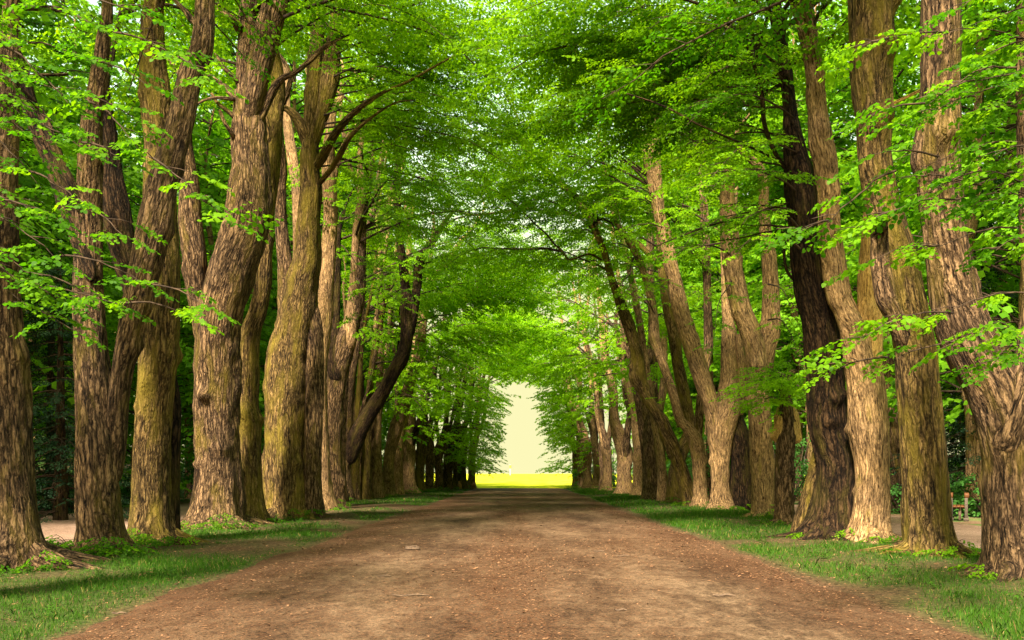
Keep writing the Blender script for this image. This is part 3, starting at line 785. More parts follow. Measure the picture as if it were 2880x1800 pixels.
def auto_far(lst, side, who):
    n = len(lst)
    for k, (x, w, Y) in enumerate(lst):
        g = np.random.default_rng(int(x))
        sc = F / Y
        b = 1331 + H * sc
        hh = lambda z: 1331 + (H - z) * sc
        lean = side * 1.0
        h0 = g.uniform(3.2, 4.2)
        main = [(x, b, w * 1.5), (x, hh(.6), w * 1.05), (x + g.normal(0, 1.5), hh(1.8), w * .92), (x + g.normal(0, 2), hh(h0), w * 1.05)]
        xx = x
        wd = w * .8
        for z in (5.5, 7.5, 10, 13, 17, 20):
            xx += (lean * g.uniform(0.0, 0.5) + g.normal(0, .18)) * sc
            wd *= .82
            main.append((xx, hh(z), max(wd, 4)))
        limbs = []
        for s in ((-1, 1) if w > 20 else (1,)):
            x2, w2 = x, w * .55
            pts = [(x2, hh(h0 - .6), w2)]
            for z in (h0 + 1, h0 + 3, h0 + 5.5, h0 + 8.5):
                x2 += (lean * g.uniform(.1, .8) if s > 0 else -lean * g.uniform(0, .4)) * sc
                w2 *= .84
                pts.append((x2, hh(z), max(w2, 3)))
            limbs.append((pts, g.uniform(-.5, .5), g.choice(['brown', 'dark', 'pale'], p=[.4, .4, .2]), 2.0))
        endtree = k >= n - 4
        idx = n - k
        lab = f"linden on the {who} row, " + (f"{ORD[idx]} before the yellow field" if idx > 1 else "the last trunk standing before the yellow field")
        zl = 1.8 if k >= n - 2 else (3.2 if endtree else g.uniform(5, 8))
        linden(lab, Y, str(g.choice(['brown', 'dark', 'pale', 'mossy'], p=[.36, .04, .46, .14])), main, limbs,
               crown=cr(0.0 if side > 0 else PI, n=(22 if k >= n - 2 else 9) if endtree else 7, zlow=zl, zhigh=8, lmin=2.2, lmax=4.6 if k >= n - 2 else 6.5, spread=2.0, dens=.8, arch=((4, 11.3, 14, .9) if k >= n - 2 else (2, 11.5, 14, 1.0)) if endtree else (3, 12, 14, .9), scale=1.0, rise=-0.02 if endtree else .08, tone=1.0), seed=int(x), ext=1.5, sprouts=5 if g.uniform() < .6 else 0)  # brightest leaf tone paints a sunlit glow into the far crowns


auto_far(far_left, 1, "dogs'")

# ================= bench row (in the photo's right half)
linden('linden with the low sweeping bend, forking at head height, beside the bench', 14.6, 'brown',
       [(2850, 1648, 185), (2848, 1580, 150), (2842, 1500, 132), (2835, 1400, 128), (2832, 1300, 132), (2822, 1200, 148), (2802, 1120, 160), (2772, 1050, 165), (2738, 980, 166), (2705, 900, 152), (2685, 820, 134), (2665, 714, 118), (2652, 620, 115), (2642, 535, 113), (2636, 416, 114), (2642, 340, 108), (2646, 238, 102), (2646, 100, 106), (2646, 0, 107), (2650, -120, 95), (2655, -300, 70)],
       limbs=[([(2835, 1260, 110), (2868, 1150, 110), (2905, 1020, 100), (2925, 850, 88), (2905, 650, 72), (2893, 400, 64), (2890, 200, 60), (2890, 0, 58), (2890, -150, 50)], 0.15)],
       lumps=[(6.55, PI * 0.98, 0.16, 0.55), (7.9, PI * 1.6, .12, .25)],
       crown=cr(PI, n=12, zlow=10, zhigh=16, lmin=2, lmax=4), sprouts=5, seed=41)
linden('straight broad linden with yellow moss, in front of the side path', 18.4, 'mossy',
       [(2612, 1585, 168), (2612, 1520, 134), (2605, 1400, 121), (2600, 1316, 119), (2590, 1170, 116), (2578, 1019, 116), (2565, 930, 112), (2542, 833, 116), (2524, 740, 112), (2502, 650, 106), (2482, 560, 96), (2465, 480, 90), (2457, 416, 88), (2453, 297, 97), (2448, 178, 110), (2452, 60, 122), (2448, -30, 118), (2420, -200, 70)],
       limbs=[([(2460, 100, 60), (2482, 20, 78), (2505, -60, 72), (2530, -250, 50)], -0.2),
              ([(2560, 1010, 50), (2520, 900, 56), (2490, 830, 54), (2476, 750, 50), (2474, 660, 44)], -0.25, 'brown', 0.5)],
       lumps=[(8.0, PI * 1.0, 0.2, 0.3)],
       crown=cr(PI, n=14, zlow=11, zhigh=19, lmin=2, lmax=5), sprouts=5, seed=43)
linden('light twisted linden with a bare sawn-looking ochre stem and a high snaking stem', 22.2, 'pale',
       [(2445, 1540, 150), (2446, 1490, 108), (2450, 1420, 93), (2450, 1300, 93), (2442, 1190, 110), (2432, 1079, 106), (2415, 1000, 97), (2398, 930, 80), (2375, 870, 70), (2358, 831, 70), (2343, 732, 65), (2334, 665, 62), (2332, 600, 54), (2325, 500, 60), (2318, 440, 66), (2308, 397, 68), (2298, 298, 53), (2288, 198, 51), (2272, 99, 55), (2252, 0, 62), (2235, -100, 50), (2220, -250, 35)],
       limbs=[([(2436, 1070, 76), (2444, 980, 68), (2443, 897, 66), (2443, 830, 60), (2443, 765, 58), (2443, 690, 44), (2445, 600, 32), (2450, 520, 26), (2455, 400, 18)], 0.12, 'bare', 1.0)],
       lumps=[(5.0, PI, 0.2, 0.3), (9.2, 0.0, 0.12, .35), (9.2, PI, 0.15, .3)],
       crown=cr(PI, n=16, zlow=11, zhigh=19, lmin=2.5, lmax=6, arch=(3, 12, 17, 1.0)), sprouts=3, seed=47)
linden('blackish hollow linden fused to the light twisted trunk beside it', 23.0, 'dark',
       [(2330, 1532, 165), (2340, 1450, 124), (2350, 1317, 112), (2340, 1250, 110), (2330, 1198, 110), (2325, 1079, 104), (2310, 930, 97), (2285, 831, 93), (2268, 732, 84), (2262, 665, 78), (2252, 566, 86), (2247, 500, 86), (2235, 420, 66), (2225, 350, 48), (2215, 250, 36)],
       limbs=[([(2250, 1492, 66), (2270, 1420, 52), (2288, 1340, 42), (2300, 1270, 30)], 0.5, 'mossy', 0.0)],
       lumps=[(3.3, PI, 0.2, 0.4), (2.8, PI * .95, .16, .3)],
       branches=[([(2230, 480, 20), (2150, 432, 17), (2060, 392, 15), (1960, 348, 13), (1870, 300, 11), (1760, 262, 7)], -2.2), ([(2250, 560, 16), (2120, 600, 13), (1980, 640, 11), (1850, 690, 7)], -1.6), ([(2235, 790, 10), (2212, 760, 9), (2205, 700, 8), (2215, 660, 7), (2240, 630, 5)], -0.3),
                 ([(2230, 655, 12), (2160, 652, 11), (2090, 668, 9), (2000, 680, 6)], -0.6),
                 ([(2215, 480, 16), (2180, 430, 15), (2150, 350, 14), (2140, 250, 13), (2110, 150, 11), (2080, 60, 9), (2060, -20, 7)], -0.5)],
       crown=cr(PI, n=12, zlow=11, zhigh=17, lmin=2.5, lmax=6, arch=(2, 12, 17, .5)), sprouts=3, seed=53,
       boughs=[((2210, 150), (1390, 110), 23, 25, dict(scale=.62, r0=.028, dens=1.3, side=.36, arch=.08, tone=.6)), ((2210, 100), (1430, 20), 23, 25.5, dict(scale=.62, r0=.028, dens=1.3, side=.36, arch=.08, tone=.6)), ((2205, 60), (1500, -40), 23, 25, dict(scale=.62, r0=.028, dens=1.3, side=.36, arch=.08, tone=.6)), ((2220, 230), (1370, 190), 23, 26, dict(scale=.62, r0=.028, dens=1.3, side=.36, arch=.08, tone=.6)), ((2215, 200), (1450, 60), 23, 24.5, dict(scale=.62, r0=.028, dens=1.3, side=.36, arch=.08, tone=.6)), ((2230, 640), (1960, 640), 23, 23.5, dict(scale=.6, r0=.028, dens=1.35, side=.36, arch=.08, droop=.12)), ((2225, 590), (1930, 560), 22.6, 22, dict(scale=.6, r0=.028, dens=1.35, side=.36, arch=.1)),
               ((2240, 500), (1900, 500), 22.5, 22, dict(scale=.6, r0=.028, dens=1.35, side=.36, arch=.1)), ((2240, 470), (1900, 430), 23, 23, dict(scale=.62, r0=.028, dens=1.35, side=.36, arch=.06, droop=.1)),
               ((2225, 380), (1880, 400), 23, 22.5, dict(scale=.62, r0=.028, dens=1.35, side=.36, arch=.06)), ((2225, 400), (1640, 300), 23.4, 25, dict(scale=.62, r0=.028, dens=1.35, side=.36, arch=.08)),
               ((2220, 300), (1490, 330), 23, 24, dict(scale=.62, r0=.028, dens=1.35, side=.36, arch=.06)), ((2215, 260), (1500, 230), 23, 23.5, dict(scale=.62, r0=.028, dens=1.35, side=.36, arch=.08)),
               ((2215, 250), (1540, 150), 23.5, 25, dict(scale=.62, r0=.028, dens=1.35, side=.36, arch=.08)), ((2210, 200), (1500, 90), 23, 24, dict(scale=.62, r0=.028, dens=1.35, side=.36, arch=.08)),
               ((2210, 140), (1560, 20), 23, 23, dict(scale=.62, r0=.028, dens=1.35, side=.36, arch=.08)), ((2215, 180), (1800, 60), 22.5, 21, dict(scale=.6, r0=.028, dens=1.35, side=.36)),
               ((2240, 600), (1900, 700), 22.5, 21, dict(scale=.55, r0=.024, dens=1.35, side=.36)), ((2240, 540), (1960, 570), 22.5, 20, dict(scale=.55, r0=.024, dens=1.35, side=.36)),
               ((2240, 430), (1990, 470), 22.5, 20, dict(scale=.55, r0=.024, dens=1.35, side=.36)), ((2230, 330), (1940, 340), 22.5, 20, dict(scale=.55, r0=.024, dens=1.35, side=.36)),
               ((2225, 250), (1950, 200), 22.5, 20, dict(scale=.55, r0=.024, dens=1.35, side=.36)), ((2250, 700), (2060, 690), 22, 20.5, dict(scale=.5, r0=.03, tone=.65)),
               ((2245, 640), (2080, 620), 22, 20.5, dict(scale=.5, r0=.03, tone=.65))])
linden('short linden stump with a pale knotted burr collar and a leafy top', 29.0, 'brown',
       [(2206, 1488, 66), (2206, 1440, 52), (2208, 1330, 50), (2210, 1248, 50), (2212, 1222, 50), (2213, 1185, 46), (2210, 1150, 44), (2210, 1120, 36), (2212, 1060, 20)],
       limbs=[([(2211, 1250, 48), (2212, 1232, 76), (2214, 1205, 68), (2212, 1175, 66), (2210, 1150, 50), (2210, 1138, 30)], -0.14, 'bare', 0.0, 3.0)],
       ext=0.6, sprouts=5, seed=59,
       boughs=[((2208, 1130), (2110, 1080), 29, 27, dict(scale=.5, r0=.02, dens=1.8, side=.5, tone=.62)), ((2208, 1120), (2160, 1040), 29, 27.5, dict(scale=.5, r0=.02, dens=1.8, side=.5, tone=.6)), ((2210, 1110), (2260, 1060), 29, 27.5, dict(scale=.5, r0=.02, dens=1.8, side=.5, tone=.55)),
               ((2210, 1100), (2200, 1010), 29, 28, dict(scale=.5, r0=.02, dens=1.8, side=.5, tone=.6)), ((2208, 1140), (2150, 1130), 29, 27.5, dict(scale=.5, r0=.02, dens=1.8, side=.5, tone=.6)), ((2210, 1130), (2245, 1110), 29, 28, dict(scale=.5, r0=.02, dens=1.8, side=.5, tone=.6)), ((2205, 1150), (2175, 1190), 28.8, 28, dict(scale=.4, r0=.02, tone=.65)), ((2208, 1090), (2130, 1030), 29, 28, dict(scale=.5, r0=.02, dens=1.8, side=.5, tone=.6))])
linden('smooth ochre linden that opens upward in a wide V', 34.0, 'pale',
       [(2150, 1466, 92), (2150, 1430, 66), (2142, 1300, 62), (2138, 1200, 60), (2132, 1079, 58), (2125, 1000, 62), (2110, 930, 64), (2087, 870, 60), (2072, 810, 56), (2058, 740, 52), (2053, 680, 50), (2048, 600, 44), (2045, 500, 38), (2040, 400, 30)],
       limbs=[([(2138, 1050, 58), (2154, 980, 58), (2168, 930, 54), (2168, 831, 48), (2163, 732, 43), (2155, 665, 37), (2148, 580, 30), (2140, 480, 24)], 0.3, 'pale')],
       lumps=[(5.2, PI, 0.2, 0.35)],
       crown=cr(PI, n=11, zlow=13, zhigh=18, lmin=3, lmax=7.5, tone=0.62, spread=2.1, arch=(4, 12.5, 15, .6)), sprouts=8, seed=61,
       boughs=[((2060, 720), (1930, 700), 34, 33, dict(scale=.65, r0=.04)),
               ((2060, 790), (2000, 960), 34, 32, dict(scale=.6, r0=.03)), ((2160, 800), (2230, 880), 33, 31, dict(scale=.6, r0=.03)), ((2160, 900), (2230, 960), 33, 31, dict(scale=.6, r0=.03))])
linden('pale knotted linden, its thick bright limb leaning up across the road', 41.0, 'pale',
       [(2030, 1445, 105), (2026, 1400, 54), (2026, 1300, 50), (2030, 1208, 70), (2050, 1134, 74), (2052, 1060, 54), (2050, 1000, 48), (2050, 944, 45), (2048, 904, 33), (2040, 838, 20), (2034, 760, 12), (2030, 690, 8)],
       limbs=[([(2022, 1260, 48), (2012, 1200, 52), (1998, 1134, 50), (1978, 1070, 55), (1955, 1000, 52), (1927, 917, 47), (1908, 838, 46), (1897, 785, 42), (1885, 745, 43), (1880, 706, 40), (1870, 653, 41), (1857, 613, 34), (1848, 550, 40), (1841, 506, 42), (1835, 440, 46), (1840, 380, 38), (1840, 297, 34), (1832, 220, 30), (1822, 150, 28), (1812, 80, 24), (1800, 0, 20)], -0.5, 'pale', 4.0),
              ([(1832, 460, 28), (1805, 400, 28), (1785, 360, 24), (1765, 320, 18), (1740, 280, 14)], -0.5, 'pale', 1.0),
              ([(2088, 1445, 86), (2086, 1380, 72), (2085, 1300, 66), (2080, 1230, 60), (2068, 1170, 42)], 0.1, 'dark', 0.0),
              ([(2075, 1170, 28), (2086, 1110, 32), (2088, 1050, 30), (2082, 990, 22), (2078, 940, 12)], -0.1, 'pale', 0.0)],
       lumps=[(5.0, PI, 0.22, 0.4), (0.5, -PI / 2, .25, .3)],
       crown=cr(PI, n=12, zlow=11, zhigh=18, lmin=3, lmax=8, tone=0.65, spread=2.1, arch=(4, 13, 15, .5)), sprouts=5, seed=67, ext=1.0,
       boughs=[((1900, 800), (1800, 830), 41, 39, dict(scale=.6, r0=.03)), ((1870, 640), (1720, 660), 40.5, 39, dict(scale=.65, r0=.03)), ((1850, 560), (1700, 520), 40.5, 39, dict(scale=.65, r0=.03))])
linden('twin ochre linden, one fork thin and straight, the other bending roadward', 44.5, 'pale',
       [(1970, 1432, 66), (1970, 1387, 42), (1965, 1298, 38), (1954, 1238, 44), (1930, 1200, 35), (1912, 1178, 29), (1896, 1119, 27), (1882, 1074, 27), (1856, 1000, 27), (1840, 944, 31), (1835, 864, 23), (1825, 820, 19), (1815, 785, 16), (1798, 732, 21), (1769, 679, 20), (1745, 640, 14), (1725, 600, 10)],
       limbs=[([(1958, 1250, 26), (1966, 1178, 26), (1970, 1119, 23), (1984, 1030, 24), (1992, 970, 26), (1990, 864, 22), (1988, 785, 23), (1984, 719, 24), (1980, 650, 20), (1975, 550, 15)], 0.3, 'brown')],
       crown=cr(PI, n=8, zlow=11, zhigh=17, lmin=3, lmax=7.5, tone=0.68, spread=2.1, arch=(3, 12.5, 15, .5)), sprouts=5, seed=71,
       boughs=[((1840, 880), (1760, 800), 44, 42, dict(scale=.65, r0=.03, tone=.62)), ((1830, 800), (1890, 850), 44, 42, dict(scale=.65, r0=.03, tone=.6)), ((1880, 1060), (1870, 1120), 44, 43, dict(scale=.5, r0=.02, tone=.62))])
linden('mossy linden leaning hard over the road from its foot', 45.5, 'mossy',
       [(1945, 1434, 56), (1936, 1390, 42), (1908, 1298, 40), (1884, 1238, 43), (1856, 1178, 41), (1830, 1134, 37), (1806, 1089, 43), (1795, 1060, 50), (1792, 1000, 37), (1783, 970, 31), (1770, 917, 34), (1750, 864, 32), (1730, 812, 24), (1713, 759, 22), (1699, 706, 20), (1677, 653, 21), (1655, 610, 22), (1612, 547, 27), (1570, 510, 25), (1523, 470, 23), (1490, 430, 20), (1465, 400, 14)],
       branches=[([(1480, 412, 12), (1430, 392, 12), (1370, 398, 11), (1310, 412, 9), (1250, 402, 7), (1200, 410, 5)], -0.4), ([(1690, 730, 14), (1660, 715, 13), (1630, 722, 13), (1600, 730, 12), (1580, 705, 10), (1562, 690, 8)], -0.6)],
       crown=cr(PI, n=9, zlow=11, zhigh=16, lmin=3, lmax=7, tone=0.7, spread=2.1, arch=(3, 12.5, 14.5, .5)), ext=2.0, sprouts=8, seed=73)
linden('dark-backed mossy linden standing behind the leaning one', 50, 'mossy',
       [(1905, 1412, 60), (1900, 1340, 46), (1918, 1270, 40), (1940, 1215, 36), (1936, 1180, 36), (1922, 1100, 34), (1906, 1020, 32), (1896, 950, 35), (1880, 860, 36), (1868, 790, 30), (1860, 700, 24), (1850, 600, 18)],
       branches=[([(1862, 760, 24), (1800, 690, 24), (1730, 650, 22), (1650, 612, 21), (1560, 598, 20), (1470, 588, 18), (1390, 600, 16), (1310, 602, 12), (1240, 570, 8)], -0.8)],
       boughs=[((1600, 600), (1480, 500), 49, 48, dict(scale=.8, r0=.04, dens=1.2)), ((1500, 590), (1400, 520), 49, 47, dict(scale=.8, r0=.04, dens=1.2)), ((1420, 596), (1250, 540), 49, 48, dict(scale=.8, r0=.04, dens=1.2)), ((1540, 596), (1440, 660), 49, 47, dict(scale=.8, r0=.03)), ((1650, 612), (1560, 520), 49, 48, dict(scale=.8, r0=.04)), ((1450, 590), (1340, 470), 49, 50, dict(scale=.8, r0=.04, dens=1.2))],
       crown=cr(PI, n=8, zlow=9, zhigh=17, lmin=3, lmax=7.5, tone=0.72, spread=2.1, arch=(3, 12, 14.5, .5)), sprouts=6, seed=79)
auto_far(far_right, -1, 'bench')

# near lindens whose trunks stand outside the frame; their low boughs hang into it
def edge_linden(label, x, Y, boughs, seed):
    b = np.array([x, Y, 0.0])
    root = empty('linden_tree', b)
    tag(root, label, 'tree', TREE_GROUP)
    mb = MB()
    g = np.random.default_rng(seed)
    hts = np.array([-.3, .02, .5, 1.5, 3, 5, 8, 11, 13])
    W = np.stack([x + np.cumsum(g.normal(0, .06, 9)), Y + np.cumsum(g.normal(0, .06, 9)), hts], 1)
    p, _ = stem(mb, W, np.array([.75, .7, .5, .42, .4, .36, .28, .18, .06]), 40, .1, seed, 1.0)
    mb.build('trunk', BARK['brown'], root, b, True, ('bark',))
    fo = Foliage(seed)
    for (pts, kw) in boughs:
        q = [P(*a) for a in pts]
        for a, c in zip(q[:-1], q[1:]):
            fo.bough(a, c, **kw)
    fo.auto([p], 14, 6.6, 13, 2.5, 6.0, PI if x < 0 else 0, 1.8, scale=.8, rise=.15, tone=.4)  # upper crown out of frame, added to shade the frame edges
    fo.t.append((np.stack([p[np.argmin(abs(p[:, 2] - 5))], P(*boughs[0][0][0])]), np.array([.08, .04]), 8))
    fo.build('crown', [LEAF, TWIG], T_FINE, root, b, clear=False)


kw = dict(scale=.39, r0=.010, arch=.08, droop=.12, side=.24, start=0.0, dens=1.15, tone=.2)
kd = dict(kw, tone=.12, dens=1.25, side=.42)  # leaf tone darkened in the edge boughs to stand for corner shade
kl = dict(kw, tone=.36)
edge_linden('linden outside the frame whose boughs hang before the slanting limb', -6.9, 10.5, [
    ([(-420, 300, 11.5), (-100, 520, 10.5), (220, 660, 9.8)], kw), ([(-150, 560, 10.5), (160, 720, 9.6), (380, 790, 9.2), (560, 848, 9.0)], kl),
    ([(-160, 640, 10.3), (100, 800, 9.6), (330, 850, 9.4), (520, 880, 9.2)], kl), ([(-150, 720, 10), (40, 850, 9.6), (200, 930, 9.4)], kl),
    ([(-150, 640, 10.2), (60, 760, 9.8), (270, 830, 9.5)], kl), ([(-120, 700, 10), (60, 790, 9.7), (180, 850, 9.6)], kw),
    ([(-300, -40, 12), (0, 120, 10.5), (240, 280, 9.8), (420, 440, 9.3), (540, 540, 9.1), (630, 615, 9.0)], kw),
    ([(-200, 150, 11), (60, 330, 10), (230, 400, 9.6), (330, 440, 9.4)], kw), ([(-100, 330, 10.5), (80, 480, 10), (220, 560, 9.6), (340, 660, 9.4)], kw),
    ([(-200, -100, 11), (100, 20, 10), (320, 90, 9.6), (500, 160, 9.3), (590, 225, 9.2)], kw), ([(-100, -80, 10.5), (200, -20, 10), (430, 40, 9.6)], kd),
    ([(-150, 30, 10.5), (80, 120, 10), (260, 170, 9.7), (400, 230, 9.5)], kd), ([(-150, 100, 10.4), (40, 210, 10), (200, 260, 9.7), (380, 330, 9.5)], kd),
    ([(-150, 180, 10.4), (20, 280, 10), (150, 330, 9.8)], kd), ([(-150, -150, 10.4), (60, -60, 10), (220, 50, 9.8)], kd), ([(-150, 260, 10.4), (10, 340, 10), (120, 420, 9.8)], kd), ([(-150, 480, 10.4), (0, 560, 10), (140, 620, 9.8)], kd)], 83)
edge_linden('linden outside the frame whose boughs hang across the low sweeping bend', 7.4, 10.0, [
    ([(3150, 180, 11), (2900, 205, 10), (2740, 225, 9.6), (2600, 290, 9.3), (2440, 335, 9.1)], kw), ([(3100, 140, 11), (2860, 190, 10), (2640, 230, 9.5)], kw),
    ([(3100, 260, 11), (2880, 240, 10), (2740, 270, 9.7), (2640, 300, 9.4)], dict(kw, tone=.15)), ([(3050, 240, 10.6), (2860, 300, 10), (2760, 300, 9.8)], dict(kw, tone=.15)), ([(3050, 520, 10.6), (2880, 520, 10), (2760, 480, 9.7), (2610, 530, 9.4)], dict(kw, tone=.15)),
    ([(3000, 560, 10.6), (2700, 560, 9.7), (2520, 590, 9.3), (2420, 640, 9.2)], kw), ([(3000, 600, 10.2), (2760, 520, 9.8), (2520, 480, 9.4), (2330, 620, 9.2), (2220, 655, 9.1)], kw),
    ([(2900, 120, 10.2), (2660, 90, 9.8), (2500, 105, 9.5), (2400, 135, 9.4)], kw), ([(2860, 400, 10), (2640, 440, 9.6), (2470, 430, 9.3)], kw), ([(2860, 640, 10), (2640, 690, 9.6), (2480, 730, 9.3)], kw),
    ([(2900, 820, 10), (2680, 880, 9.6), (2520, 900, 9.4), (2400, 960, 9.2)], kl), ([(2700, 960, 9.8), (2500, 1005, 9.4), (2345, 1035, 9.2)], dict(kl, side=.18)), ([(2980, 980, 9.6), (2860, 960, 9.4), (2780, 1030, 9.2)], kw), ([(2960, 900, 9.6), (2850, 930, 9.4), (2790, 900, 9.2)], kw),
    ([(3050, 40, 10.6), (2900, 20, 10), (2780, 60, 9.7)], kd), ([(3050, -40, 10.6), (2880, -60, 10), (2700, 20, 9.7)], kd), ([(3050, 100, 10.6), (2900, 110, 10), (2790, 150, 9.8)], kd), ([(3050, 420, 10.6), (2900, 410, 10), (2800, 430, 9.8)], kd), ([(3050, 700, 10.6), (2900, 660, 10), (2800, 700, 9.8)], kd)], 89)


# ------------------------------------------------------------------ ground
def wave(x, y, s=1.0, seed=0):
    g = np.random.default_rng(seed)
    z = 0
    for k in range(7):
        f = (0.5 * 1.55 ** k) * s
        a = g.uniform(0, 6.28)
        z = z + np.sin(f * (x * math.cos(a) + y * math.sin(a)) + g.uniform(0, 6.28) + 1.3 * np.sin(f * .6 * (y * math.cos(a) - x * math.sin(a)))) / 1.35 ** k
    return z / 3.2


def sstep(a, b, x):
    t = np.clip((x - a) / (b - a), 0, 1)
    return t * t * (3 - 2 * t)


def hill(x, y):
    fade = 1 - sstep(105, 150, y)
    l = sstep(22, 75, -x) * 17
    r = sstep(24, 85, x) * 11
    return (l + r) * fade * (0.8 + .2 * wave(x, y, .12, 4)) + 0.05 * wave(x, y, .8, 5) * sstep(9, 14, np.abs(x)) - 0.02


def sheet(name, xs, ys, zf, mat, tonef=None):
    X, Y = np.meshgrid(xs, ys)
    if callable(xs): raise ValueError
    Z = zf(X, Y)
    mb = MB()
    n, m = X.shape
    i, j = np.meshgrid(np.arange(n - 1), np.arange(m - 1), indexing='ij')
    q = np.stack([i * m + j, i * m + j + 1, (i + 1) * m + j + 1, (i + 1) * m + j], -1).reshape(-1, 4)
    mb.add(np.stack([X, Y, Z], -1).reshape(-1, 3), q, 0, tone=None if tonef is None else tonef(X, Y).ravel())
    o = mb.build(name, mat, smooth=True)
    return tag(o, kind='structure')


def strip(name, left, right, ys, nx, zf, mat, tonef):
    """sheet between two wavering edges left(y), right(y)"""
    l, r = left(ys), right(ys)
    t = np.linspace(0, 1, nx)
    X = l[:, None] * (1 - t) + r[:, None] * t
    Y = np.repeat(ys[:, None], nx, 1)
    mb = MB()
    n, m = X.shape
    i, j = np.meshgrid(np.arange(n - 1), np.arange(m - 1), indexing='ij')
    q = np.stack([i * m + j, i * m + j + 1, (i + 1) * m + j + 1, (i + 1) * m + j], -1).reshape(-1, 4)
    mb.add(np.stack([X, Y, zf(X, Y)], -1).reshape(-1, 3), q, 0, tone=tonef(X, Y).ravel())
    return tag(mb.build(name, mat, smooth=True), kind='structure')


gx = np.concatenate([[-2500, -900, -400, -200], np.arange(-130, 131, 2.0), [200, 400, 900, 2500]])
gy = np.concatenate([[-300, -120, -60], np.arange(-30, 160, 2.0), [200, 300, 600, 1200, 2600]])
sheet('ground', gx, gy, hill, GROUNDM)
ysr = np.arange(-8, 104, 0.2)
redge = lambda side: (lambda y: side * 4.35 - 0.1 + 0.28 * wave(y, y * 0 + side * 9, 1.6, 12) + 0.10 * wave(y, y * 0 + side * 5, 7, 13))
cross = lambda x, y: 0.03 + 0.03 * (1 - (np.clip(np.abs(x), 0, 4.6) / 4.6) ** 2) + 0.008 * wave(x, y, 2.2, 3)


def litter_amt(x, y):
    return np.clip(0.30 + 0.75 * sstep(2.4, 4.2, np.abs(x)) + 0.5 * np.exp(-((x + .1) / 0.55) ** 2) + 0.45 * wave(x * 1.4, y * .35, 1.0, 21), 0, 1)


strip('road', redge(-1), redge(1), ysr, 48, cross, ROADM, litter_amt)


def grass_mask(x, y):
    a = np.abs(x)
    w = wave(x * 1.2, y * 0.8, 1.1, 31) * 0.9 + wave(x, y, 3.0, 32) * 0.4
    edge = sstep(4.2, 4.9, a) * (1 - sstep(8.3, 9.6, a))
    side_bias = np.where(x < 0, 0.2, 0.34)  # grass cover differs between the two verges
    far_bare = np.where((x < 0) & (y > 26) & (y < 48), -0.4, 0.0)
    return np.clip((w * 0.75 + 0.42 + side_bias + far_bare) * edge, 0, 1)


ysv = np.arange(-8, 103.5, 0.3)
vz = lambda x, y: 0.012 + 0.10 * sstep(4.3, 6.5, np.abs(x)) * (1 - sstep(8.6, 9.8, np.abs(x))) + 0.02 * wave(x, y, 1.8, 6)
strip('verge', lambda y: y * 0 - 9.9, lambda y: y * 0 - 3.9, ysv, 26, vz, VERGEM, grass_mask)
strip('verge', lambda y: y * 0 + 3.7, lambda y: y * 0 + 9.6, ysv, 26, vz, VERGEM, grass_mask)
flat = lambda x, y: 0.045 + 0.01 * wave(x, y, 1.5, 7)
few = lambda x, y: np.clip(0.12 + 0.3 * wave(x, y, 1.0, 22), 0, 1)
strip('path', lambda y: -17.2 + .5 * wave(y, y * 0, .6, 40), lambda y: -9.7 + .2 * wave(y, y * 0, 1.5, 41), np.arange(-8, 104, .5), 20, flat, PATHM, few)
strip('path', lambda y: 9.5 + .2 * wave(y, y * 0, 1.5, 42), lambda y: 13.6 + .4 * wave(y, y * 0, .6, 43), np.arange(-8, 104, .5), 14, flat, PATHM, few)
sheet('field', np.concatenate([[-2400, -900, -300, -100], np.arange(-60, 61, 4.0), [100, 300, 900, 2400]]), np.concatenate([np.arange(103.6, 140, 2), [160, 200, 300, 500, 900, 1600, 2500]]),
      lambda x, y: 0.22 + 0.05 * wave(x, y, 1.2, 9) - np.where(np.abs(x) > 40, 3.0, 0) * (y < 155) - np.where(y < 104, 0.2, 0), FIELDM)


# grass blades: nobody could count them
def grass(name, specs, seed):
    g = np.random.default_rng(seed)
    mb = MB()
    for (x0, x1, y0, y1, dens, h, w) in specs:
        n = int((x1 - x0) * (y1 - y0) * dens)
        x, y = g.uniform(x0, x1, n), g.uniform(y0, y1, n)
        m = grass_mask(x, y)
        k = g.uniform(0, 1, n) < np.clip((m - .32) * 1.6, 0, 1)
        x, y, m = x[k], y[k], m[k]
        n = len(x)
        hh = h * (0.45 + 0.8 * m) * g.lognormal(0, .35, n)
        a = g.uniform(0, 6.28, n)
        z = vz(x, y)
        wd = w * g.uniform(.6, 1.4, n)
        lean = g.uniform(.1, .75, n) * hh
        b = g.uniform(0, 6.28, n)
        c = np.stack([x, y, z - .01], 1)
        s = np.stack([np.cos(a), np.sin(a), a * 0], 1) * wd[:, None]
        mid = c + np.stack([np.cos(b) * lean * .35, np.sin(b) * lean * .35, hh * .6], 1)
        tip = c + np.stack([np.cos(b) * lean, np.sin(b) * lean, hh], 1)
        V = np.stack([c - s, c + s, mid + s * .75, tip, mid - s * .75], 1)
        tone = np.clip(.25 + .5 * m + g.normal(0, .2, n) - .25 * wave(x, y, 2.5, 33), 0, 1)
        dry = g.uniform(0, 1, n) < .05
        for sel, mi in ((~dry, 0), (dry, 1)):
            q = int(sel.sum())
            mb.add(V[sel].reshape(-1, 3), np.arange(q * 5).reshape(q, 5), mi, tone=np.repeat(tone[sel], 5))
    return tag(mb.build(name, [GRASSM, STRAW]), 'short green grass growing in ragged patches on both verges', 'grass', kind='stuff')


sp = []
for s in (-1, 1):
    for (y0, y1, d, h, w) in ((7, 16, 1500, .070, .0028), (16, 24, 850, .074, .004), (24, 40, 340, .085, .0065), (40, 102, 80, .10, .014)):
        sp.append((min(s * 3.9, s * 9.8), max(s * 3.9, s * 9.8), y0, y1, d, h * (.85 if s > 0 else .72), w))
grass('grass', sp, 5)


